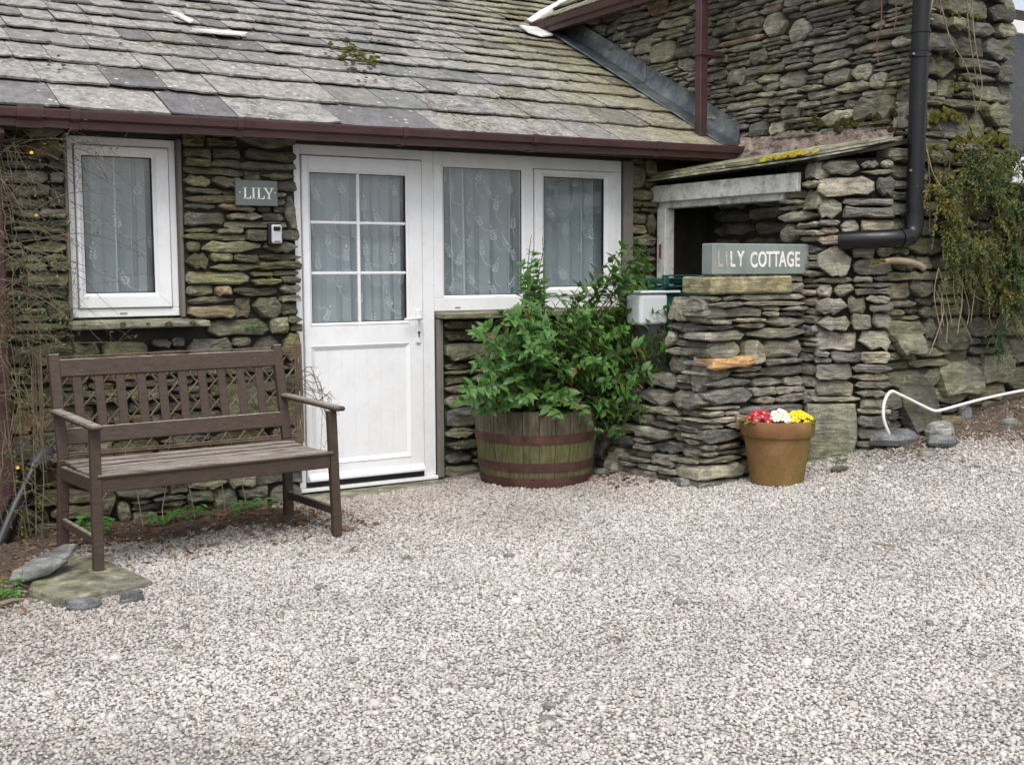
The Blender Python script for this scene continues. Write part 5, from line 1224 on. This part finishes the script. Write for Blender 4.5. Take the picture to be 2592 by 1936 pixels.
hollow(MB(), 5.03, 5.38, -0.98, -0.78, 0.08, 0.90, 0.012, 0.008).build('body', M['red_plastic'], rbx, bevel=0.006)
ring(MB(), (5.01, 5.40, 0.865, 0.902), (5.03, 5.38, 0.872, 0.896), -1.01, -0.992).build('rim', M['red_plastic'], rbx)
wbx = empty('white_box', (5.1, -0.85, 0.91), 'white plastic box with rounded corners standing behind the shrub', 'box')
MB().box((4.79, -0.76, 0.96), (5.02, -0.60, 1.165)).build('body', M['white_plastic'], wbx, bevel=0.025, segs=4)
MB().box((4.785, -0.768, 1.166), (5.12, -0.50, 1.184)).build('lid', M['white_plastic'], wbx, bevel=0.008, segs=3)
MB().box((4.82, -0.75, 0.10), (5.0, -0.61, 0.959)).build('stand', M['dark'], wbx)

# ================================================================== HOSE, BRANCH, HANGING STEMS
def pxpath(pts, y, smooth=6):
    P_ = [onp(a, b, 'Y', y if not hasattr(y, '__len__') else y[i]) for i, (a, b) in enumerate(pts)]
    out = []
    for i in range(len(P_)-1):
        p0, p1, p2, p3 = P_[max(i-1, 0)], P_[i], P_[i+1], P_[min(i+2, len(P_)-1)]
        for k in range(smooth):
            t = k/smooth; out.append(0.5*((2*p1)+(-p0+p2)*t+(2*p0-5*p1+4*p2-p3)*t*t+(-p0+3*p1-3*p2+p3)*t**3))
    return out+[P_[-1]]
M['hose'] = mat_plain('white_hose', (0.78, 0.78, 0.76), 0.4, 0.05, 0.03)
hp = pxpath([(1921, 938), (1909, 905), (1910, 870), (1924, 846), (1945, 853), (1990, 875), (2018, 887), (2040, 884), (2080, 873), (2130, 860), (2212, 843), (2300, 832)], [-1.97, -1.97, -1.965, -1.955, -1.95, -1.95, -1.96, -1.96, -1.955, -1.95, -1.95, -1.95])
tag(MB().tube(hp, 0.0095, 10).build('hose', M['hose'], None, loc=tuple(hp[0]), smooth=True), 'white plastic hose looped against the foot of the rubble wall', 'hose')
bp_ = pxpath([(1880, 575), (1900, 568), (1930, 563), (1960, 565), (1985, 573), (1996, 580)], -1.94)
br = empty('cut_branch', bp_[0], 'bent mossy branch stub sticking out of the rubble wall below the black pipe', 'branch')
MB().tube(bp_, [0.012+0.008*min(1, i/12) for i in range(len(bp_))], 8).build('wood', M['twig_pale'], br, smooth=True)
for k in range(4): cushion(bp_[1+2*k]+np.array((0, -0.008, 0.012)), (0, -0.4, 1), 0.024, M['moss'], br)
hang = [([(2028, -10), (2045, 60), (2058, 95), (2085, 140), (2100, 190), (2108, 245)], 'pale'), ([(2015, 0), (2000, 80), (1990, 180), (1993, 270), (2003, 330), (2008, 400), (2008, 500)], 'pale'),
        ([(1905, -10), (1904, 60), (1893, 92), (1898, 140)], 'red'), ([(2088, -10), (2092, 60), (2102, 130), (2118, 220)], 'pale'), ([(2002, 325), (2018, 380), (2050, 420), (2085, 445), (2093, 480)], 'pale'), ([(1935, -10), (1936, 40), (1930, 70)], 'red'), ([(2098, -10), (2106, 90), (2122, 190), (2110, 240)], 'pale')]
HL = ['pale creeper stem bending right beside the black pipe high on the corner', 'long pale creeper stem hanging just right of the black pipe', 'reddish creeper stem hanging with a kink well left of the black pipe', 'straight pale creeper stem near the quoins', 'pale creeper stem trailing into the straggly olive shrub', 'short reddish creeper stem hanging close beside the left of the black pipe', 'pale creeper stem hooked at its end near the quoins']
for k, (pp, kd) in enumerate(hang):
    P_ = pxpath(pp, -1.90-0.012*k if pp[0][0] > 1950 else -1.85, 5)
    if pp[0][0] <= 1950: P_ = [onp(a, b, 'X', XT-0.06) for a, b in pp]
    o = empty('hanging_stem', P_[-1], HL[k], 'stem', 'hanging creeper stems')
    MB().tube(P_, [0.0048*(1-0.6*i/len(P_)) for i in range(len(P_))], 6).build('stem', M['twig_pale' if kd == 'pale' else 'twig_red'], o)
    mb = MB()
    for q in P_[2::4]:
        for s_ in (-1, 1): mb.tube([q, q+np.array((U(-.03, .03), U(-.02, .01), U(-.05, .0)))], [0.0022, 0.001], 4)
    q_ = mb.build('spurs', M['twig_pale' if kd == 'pale' else 'twig_red'], o); q_['kind'] = 'stuff'

# ================================================================== SHRUB overhanging the right-hand wall
cot = empty('overhanging_shrub', (7.0, -2.0, 1.2), 'straggly olive green shrub spilling over the mossy wall right of the black pipe', 'shrub')
OUT2 = [(2000, 400), (2030, 365), (2060, 345), (2110, 325), (2195, 345), (2330, 380), (2330, 620), (2212, 690), (2160, 720), (2130, 650), (2100, 620), (2070, 590), (2045, 560), (2015, 520)]
M['conifer_dark'] = mat_leaf('dark_spray', [(0.024,0.065,0.016),(0.04,0.10,0.022),(0.03,0.08,0.022)], 0.6, 0.15)
M['conifer_gold'] = mat_leaf('golden_spray', [(0.13,0.125,0.02),(0.20,0.18,0.03),(0.09,0.11,0.02),(0.12,0.10,0.03)], 0.65, 0.2)
mbt = MB(); fl = {'olive': MB(), 'conifer_dark': MB(), 'conifer_gold': MB()}; nb_ = 0; rg = random.Random(5)
while nb_ < 74:
    px, py = rg.uniform(1990, 2330), rg.uniform(325, 725)
    if not inpoly(px, py, OUT2): continue
    nb_ += 1; ctr = onp(px, py, 'Y', rg.uniform(-2.02, -1.92)); kd = rg.choices(['olive', 'conifer_dark', 'conifer_gold'], [0.44, 0.26, 0.30 if py < 520 else 0.2])[0]
    root = np.array((ctr[0]+rg.uniform(-0.05, 0.1), -1.87, ctr[2]+rg.uniform(0.02, 0.15)))
    mbt.tube([root, (root+ctr)/2+np.array((0, -0.03, 0.02)), ctr], [0.006, 0.0045, 0.003], 5, False)
    for b in range(12):
        d = np.array((rg.gauss(0, 0.75), -abs(rg.gauss(0.35, 0.45)), rg.gauss(-0.35, 0.6))); d /= np.linalg.norm(d); ln = rg.uniform(0.10, 0.24)
        p2 = ctr+d*ln+np.array((0, 0, -0.35*ln)); p1 = ctr+d*ln*0.55
        mbt.tube([ctr, p1, p2], [0.0022, 0.0016, 0.0008], 4, False)
        for k in range(30):
            t = 0.12+0.9*k/30; p = bez(ctr, p1, p2, t)+np.array([rg.gauss(0, 0.004) for _ in range(3)]); p[1] = min(p[1], -1.895)
            sd = np.array([rg.gauss(0, 1) for _ in range(3)]); dr = d*0.8+sd*0.6; Fm = leaf_frame(dr, (rg.gauss(0, .5), -0.5, 0.9)); v, f = LEAFV[k % 4]
            fl[kd].add(p+(v*np.array((1, 0.85, 1))*rg.uniform(0.018, 0.036)*(1.1-0.5*t))@Fm.T, f)
o = mbt.build('twigs', M['bark'], cot); o['kind'] = 'stuff'
for kd in fl: o = fl[kd].build('foliage', M[kd], cot); o['kind'] = 'stuff'
for k in range(14):
    px, py = rg.uniform(2010, 2200), rg.uniform(540, 640); P_ = pxpath([(px, py), (px+rg.uniform(-20, 30), py+60), (px+rg.uniform(-30, 60), py+rg.uniform(90, 170))], -1.98, 4)
    MB().tube(P_, [0.003]*len(P_), 4).build('stem', M['twig_pale'], cot)
# hedge far behind, in the gap beyond the quoins
hedge = empty('hedge', (13.0, 3.0, 0.5), 'dark green hedge behind the house beyond the garden wall', 'hedge')
mb = MB(); rg = random.Random(9)
for k in range(5200):
    p = np.array((rg.uniform(9.9, 17), rg.uniform(2.2, 3.6), rg.uniform(0.4, 3.0+0.3*rg.random()))); Fm = leaf_frame([rg.gauss(0, 1) for _ in range(3)], [rg.gauss(0, 1) for _ in range(3)]); v, f = LEAFV[k % 4]; mb.add(p+(v*rg.uniform(0.1, 0.2))@Fm.T, f)
o = mb.build('foliage', M['leaf'], hedge); o['kind'] = 'stuff'
for k in range(7): MB().tube([(10.2+k, 2.9, 0.3), (10.25+k, 2.95, 1.6), (10.1+k, 2.9, 2.7)], [0.06, 0.04, 0.02], 6).build('stem', M['bark'], hedge)

# ================================================================== CLIMBER at the left end
cl = empty('winter_jasmine', (1.12, -0.22, -0.05), 'straggling winter jasmine with bare twigs and small yellow flowers against the left downpipe', 'climber')
rg = random.Random(21); mbt = MB(); mbl = MB(); mbd = MB(); ncane = 0; flw = []
def cane(p0, p1, sag, r_=0.003, sub=4, obj_=False):
    n = 10; mid = (p0+p1)/2+np.array((rg.uniform(-.06, .06), -0.05, sag)); pts = [bez(p0, mid, p1, i/n)+np.array([rg.gauss(0, 0.004) for _ in range(3)]) for i in range(n+1)]
    rad = [r_*(1-0.75*i/n) for i in range(n+1)]
    if obj_: MB().tube(pts, rad, 5, False).build('cane', M['cane'], cl)
    else: mbt.tube(pts, rad, 4, False)
    for _ in range(sub):
        i = rg.randrange(2, n); q = pts[i]; d = np.array((rg.gauss(0.2, 0.5), rg.gauss(-0.1, 0.35), rg.gauss(-0.15, 0.5))); d /= np.linalg.norm(d); ln = rg.uniform(0.05, 0.22)
        e = q+d*ln; mbt.tube([q, q+d*ln*0.5+np.array((0, 0, 0.01)), e], [r_*0.5, r_*0.4, 0.0007], 4, False)
        for s_ in range(rg.randrange(1, 4)):
            p = q+d*ln*rg.uniform(0.2, 1); Fm = leaf_frame((rg.gauss(0, 1), rg.gauss(0, 1), rg.gauss(0, .6)), (0, -0.5, 1)); v, f = LEAFV[s_ % 4]
            (mbl if rg.random() < 0.72 else mbd).add(p+(v*rg.uniform(0.010, 0.022))@Fm.T, f)
        if rg.random() < 0.05: flw.append(e)
for k in range(96):
    if k < 62: tgt = (rg.uniform(15, 330), rg.uniform(360, 800))
    else: tgt = (rg.uniform(-40, 130), rg.uniform(500, 1180))
    p1 = onp(tgt[0], tgt[1], 'Y', rg.uniform(-0.42, -0.16)); p0 = np.array((1.02+rg.uniform(-0.08, 0.12), -0.20+rg.uniform(-.06, .04), max(0.0, p1[2]+rg.uniform(-0.55, 0.65))))
    if tgt[0] > 150: p0 = np.array((1.05+rg.uniform(-0.1, 0.25), -0.22, p1[2]+rg.uniform(-0.1, 0.5)))
    cane(p0, p1, rg.uniform(0.02, 0.2), rg.uniform(0.0013, 0.0030), rg.randrange(3, 9), obj_=(k % 3 == 0))
for k in range(5): cane(np.array((1.08+0.03*k, -0.24, -0.06)), np.array((1.03+0.05*k, -0.19, rg.uniform(0.7, 1.5))), 0.0, 0.0045, 8, True)
o = mbt.build('twigs', M['cane'], cl); o['kind'] = 'stuff'
o = mbl.build('foliage', M['weed'], cl); o['kind'] = 'stuff'
o = mbd.build('dry_leaves', M['dead_leaf'], cl); o['kind'] = 'stuff'
for q in ((68, 330), (38, 1010)):
    flower(cl, onp(q[0], q[1], 'Y', -0.32), (-0.4, -1, 0.4), 0.009, M['yellow'], M['eye'])
for e in [q for q in flw if q[0] < 1.3][:1]: flower(cl, e, (rg.uniform(-.6, .2), -1, 0.4), 0.008, M['yellow'], M['eye'])
# bare twiggy shoots at the door end of the trellis
tw_ = empty('bare_shoots', (2.70, -0.2, 0.2), 'spray of thin bare shoots leaning across the door edge behind the bench', 'twigs')
mbt2 = MB(); rg = random.Random(33)
for k in range(9):
    P_ = pxpath([(rg.uniform(630, 650), rg.uniform(770, 850)), (rg.uniform(665, 690), rg.uniform(790, 880)), (rg.uniform(690, 720), rg.uniform(830, 930)), (rg.uniform(690, 735), rg.uniform(860, 1020))], -0.24, 4)
    MB().tube(P_, [0.0028*(1-0.7*i/len(P_)) for i in range(len(P_))], 5, False).build('shoot', M['bark'], tw_)
    for q in P_[4:]:
        if rg.random() < 0.8: mbt2.tube([q, q+np.array((rg.uniform(-.02, .05), rg.uniform(-.03, .02), rg.uniform(-.04, .03)))], [0.0013, 0.0007], 4, False)
o = mbt2.build('spurs', M['bark'], tw_); o['kind'] = 'stuff'
# brown dead stems under and behind the bench
ds_ = empty('dead_stems', (1.62, -0.45, -0.05), 'dry brown stems rising from the soil behind the bench seat', 'twigs')
for k in range(6):
    x = rg.uniform(1.3, 2.3); y_ = rg.uniform(-0.45, -0.25); a_ = rg.uniform(-0.3, 0.3); h_ = rg.uniform(0.2, 0.5); MB().tube([(x+a_*t**1.6+rg.uniform(-.012, .012), y_+0.08*t, -0.06+h_*t) for t in (0, 0.2, 0.4, 0.6, 0.8, 1.0)], [0.003, 0.0028, 0.0024, 0.002, 0.0015, 0.001], 5).build('stem', M['twig_pale'], ds_)

# ================================================================== WEEDS
def weed(x, y, r_, n, label, seed, mat='weed', z=None):
    rw = random.Random(seed); c = np.array((x, y, float(gz(x, y)) if z is None else z)); o = empty('weed', c, label, 'weed', 'weeds at the foot of the walls')
    mb = MB(); st_ = MB()
    for k in range(n):
        t = k*2.4; ln = r_*rw.uniform(0.6, 1.1); d = np.array((math.cos(t), math.sin(t), rw.uniform(0.35, 1.3))); d /= np.linalg.norm(d); e = c+d*ln
        st_.tube([c, c+d*ln*0.5+np.array((0, 0, 0.01)), e], [0.0016, 0.0013, 0.001], 4, False)
        for j in range(7):
            a = (j-3)*0.55; dd = np.array((math.cos(t+a), math.sin(t+a), rw.uniform(-0.2, 0.4))); Fm = leaf_frame(dd, (rw.gauss(0, .25), rw.gauss(-0.3, .25), 1)); v, f = LEAFV[j % 4]
            mb.add(e+(v*r_*rw.uniform(0.20, 0.36))@Fm.T, f)
    st_.build('stems', M[mat], o); l_ = mb.build('foliage', M[mat], o); l_['kind'] = 'stuff'
for i, (x, y, r_, n, lab) in enumerate(((1.42, -0.42, 0.13, 16, 'ferny green weed growing behind the left end of the bench'), (1.78, -0.40, 0.10, 13, 'low green weed below the middle of the bench seat'), (1.95, -0.36, 0.11, 14, 'leafy green weed under the bench seat near the trellis'),
                                       (2.28, -0.33, 0.10, 14, 'bright green weed by the right rear bench leg'), (0.80, -1.45, 0.10, 16, 'bright lime green weed at the edge of the mossy flagstone'), (2.42, -0.28, 0.07, 10, 'small green weed at the corner of the doorstep'),
                                       (5.53, -1.80, 0.05, 12, 'tiny green tuft at the foot of the big upright stone'))): weed(x, y, r_, n, lab, 100+i)
weed(2.42, -0.15, 0.06, 9, 'small green weed rooted in the wall above the bench back', 120, z=0.98)

# ================================================================== LOOSE STONES
def rock(x, y, l, w_, h_, mat, label, cat, group=None, rz=0.0, name='loose_stone', tilt=0.0):
    n = 11; mb = MB(); v = []; z0 = float(gz(x, y))
    pr = [U(0.82, 1.12) for _ in range(n)]
    for i, (rr, hh) in enumerate(((0.9, -0.25), (1.0, 0.25), (0.86, 0.8), (0.45, 1.0))):
        for k in range(n):
            t = 2*math.pi*k/n; a, b = rr*pr[k]*l/2*math.cos(t), rr*pr[k]*w_/2*math.sin(t); v.append((a, b, hh*h_*U(0.92, 1.08)+tilt*a))
    v.append((0, 0, h_*1.02)); mb.add(v, [(i*n+k, i*n+(k+1) % n, (i+1)*n+(k+1) % n, (i+1)*n+k) for i in range(3) for k in range(n)]+[(3*n+k, 3*n+(k+1) % n, 4*n) for k in range(n)]+[tuple(range(n-1, -1, -1))])
    o = mb.build(name, mat, None, loc=(0, 0, 0)); o.location = (x, y, z0+0.004); o.rotation_euler = (0, 0, rz); return tag(o, label, cat, group)
def gpx(px, py):
    d = ray(px, py); t = 2.0
    while t < 30:
        p = CAM_LOC+d*t
        if p[2] < float(gz(p[0], p[1])): break
        t += 0.01
    return p
for px, py, l, w_, h_, mt, lab in ((1938, 952, 0.36, 0.20, 0.05, 'chip', 'wide flat grey slate slab lying under the hose end'), (2030, 938, 0.22, 0.12, 0.055, 'chip', 'rounded grey slate lump lying right of the flat slab'), (2035, 958, 0.20, 0.15, 0.03, 'chip', 'thin flat slate in front of the rounded lump'),
                                   (2045, 918, 0.20, 0.12, 0.04, 'stone_gable', 'mossy flat stone lying against the wall foot'), (2085, 905, 0.09, 0.07, 0.06, 'chip', 'small grey upright stone at the wall foot under the hose'), (2180, 918, 0.10, 0.07, 0.025, 'chip', 'small flat slate on the soil far right of the hose bend'),
                                   (1995, 985, 0.07, 0.05, 0.03, 'slab', 'small tan stone at the edge of the gravel below the slates'), (2010, 985, 0.06, 0.05, 0.03, 'chip', 'pale pebble-like stone beside the small tan stone'), (1490, 1046, 0.20, 0.11, 0.035, 'chip', 'flat grey slate lying in the gravel before the pier'),
                                   (1490, 1018, 0.34, 0.16, 0.07, 'stone_pier', 'dark wedge-shaped slate at the foot of the pier'), (1330, 1018, 0.13, 0.10, 0.06, 'chip', 'square dark stone between barrel and pier'), (1300, 1026, 0.07, 0.05, 0.03, 'chip', 'small pale stone touching the right of the barrel'),
                                   (1390, 1008, 0.42, 0.2, 0.09, 'stone_pier', 'long dark slate slab between barrel and pier'), (285, 1300, 0.08, 0.06, 0.035, 'chip', 'small grey stone against the front edge of the flagstone'), (180, 1315, 0.11, 0.07, 0.03, 'chip', 'pale flat stone in the gravel in front of the flagstone'), (1815, 1018, 0.09, 0.06, 0.02, 'stone_gable', 'mossy stone chip in the gravel right of the pot')):
    p = gpx(px, py); rock(p[0], p[1], l*1.3, w_*1.3, h_*1.35, M[mt], lab, 'stone', rz=U(-0.4, 0.4))
for px, py in ((1040, 1488), (1185, 1530), (1180, 1560), (2008, 1350), (760, 1195), (690, 1270), (350, 1355), (400, 1360), (1470, 1305), (1080, 1460), (1065, 1205), (1100, 1203), (760, 1430), (1245, 1235), (880, 1210), (2110, 1010), (2160, 1020), (2080, 1000), (1950, 1000), (1880, 985), (1920, 990), (300, 1265), (230, 1290), (650, 1200)):
    p = gpx(px, py); l = U(0.04, 0.085); rock(p[0], p[1], l, l*U(0.5, 0.8), U(0.008, 0.016), M['chip'], 'small dark slate chip lying loose on the pale gravel', 'stone', 'slate chips on the gravel', U(-1, 1), 'slate_chip', U(-0.05, 0.05))
# upright slate slab and big stones set into the wall foot behind the hose
for x, z, w_, h_, m_ in ((6.14, 0.50, 0.33, 0.38, 'stone_gable'), (6.55, 0.62, 0.42, 0.22, 'stone_gable'), (6.92, 0.66, 0.34, 0.20, 'stone_gable'), (6.05, 0.86, 0.26, 0.15, 'slab'), (6.45, 0.87, 0.32, 0.15, 'stone_gable')):
    add_stone(tw, np.array((x, YG-0.035, z)), w_, h_, XV, -YV, M[m_], 0.1, -1, dome=0.012, n=16)

# ================================================================== LITTER of dry leaves, stalks and soil
def litter():
    mb = MB(); rl = np.random.default_rng(3); k = 0
    while k < 2400:
        if k % 5 < 3: x, y = rl.uniform(0.6, 2.7), rl.uniform(-1.3, -0.16)
        elif k % 5 == 3: x, y = rl.uniform(5.6, 8.2), rl.uniform(-2.7, -1.92)
        else: x, y = rl.uniform(4.3, 4.75), rl.uniform(-1.2, -0.2)
        k += 1
        if rl.uniform() > 0.05+soil_shade_mask(x, y): continue
        Fm = leaf_frame((rl.normal(), rl.normal(), rl.normal()*0.25), (rl.normal()*0.5, rl.normal()*0.5, 1)); v, f = LEAFV[k % 4]
        mb.add(np.array((x, y, float(gz(x, y))+0.008+0.01*rl.uniform()))+(v*rl.uniform(0.02, 0.055))@Fm.T, f)
    for px, py in ((755, 1197), (1160, 1205), (350, 1240), (365, 1205), (710, 1175), (770, 1105), (1115, 1100), (905, 1120), (1050, 1115), (1345, 1390), (980, 1485), (2150, 1720), (60, 1330), (100, 1420)):
        p = gpx(px, py); Fm = leaf_frame((U(-1, 1), U(-1, 1), 0.2), (U(-.3, .3), -0.3, 1)); v, f = LEAFV[0]; mb.add(p+np.array((0, 0, 0.014))+(v*U(0.03, 0.055))@Fm.T, f)
    o = mb.build('leaf_litter', M['dry_leaf'], None); tag(o, 'dry brown leaf litter on the soil at the wall feet', 'leaf litter', kind='stuff')
litter()
def soilbed(name, poly, label):
    xs_ = np.linspace(poly[0], poly[1], 60); ys_ = np.linspace(poly[2], poly[3], 30); mb = MB(); X_, Y_ = np.meshgrid(xs_, ys_); s_ = soil_shade_mask(X_, Y_)
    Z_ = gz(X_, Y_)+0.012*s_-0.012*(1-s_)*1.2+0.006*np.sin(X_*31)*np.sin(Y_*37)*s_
    mb.v = [tuple(map(float, q)) for q in zip(X_.ravel(), Y_.ravel(), Z_.ravel())]; mb.f = [(j*60+i, j*60+i+1, (j+1)*60+i+1, (j+1)*60+i) for j in range(29) for i in range(59)]
    tag(mb.build(name, M['bed'], None, smooth=True), kind='structure')
t_ = NT('soil_bed'); P_ = t_.pos(); n_ = t_.noise(P_, 35, 6, 0.75)
t_.pbsdf(t_.ramp(n_, [(0.3, (0.05, 0.037, 0.027)), (0.55, (0.12, 0.092, 0.07)), (0.75, (0.25, 0.21, 0.17))]), 0.95, t_.bump(n_, 1.0, 0.02), spec=0.2); M['bed'] = t_.m
soilbed('soil_bed', (0.2, 2.74, -1.6, -0.02), ''); soilbed('soil_bed', (5.3, 9.2, -2.9, -1.80), '')
# fallen sticks
for a, b in (((0, 1312), (55, 1300)), ((1890, 1180), (1960, 1192))):
    p, q = gpx(*a), gpx(*b); o = MB().tube([p+np.array((0, 0, .014)), (p+q)/2+np.array((0, 0, .02)), q+np.array((0, 0, .012))], [0.011, 0.010, 0.006] if a[0] == 0 else [0.004, 0.004, 0.002], 7).build('fallen_stick', M['twig_pale'], None, loc=tuple(p))
    tag(o, 'thick broken stick lying on the gravel before the flagstone' if a[0] == 0 else 'thin dry twig lying on the open gravel', 'stick')
print('OBJECTS', len(bpy.data.objects))
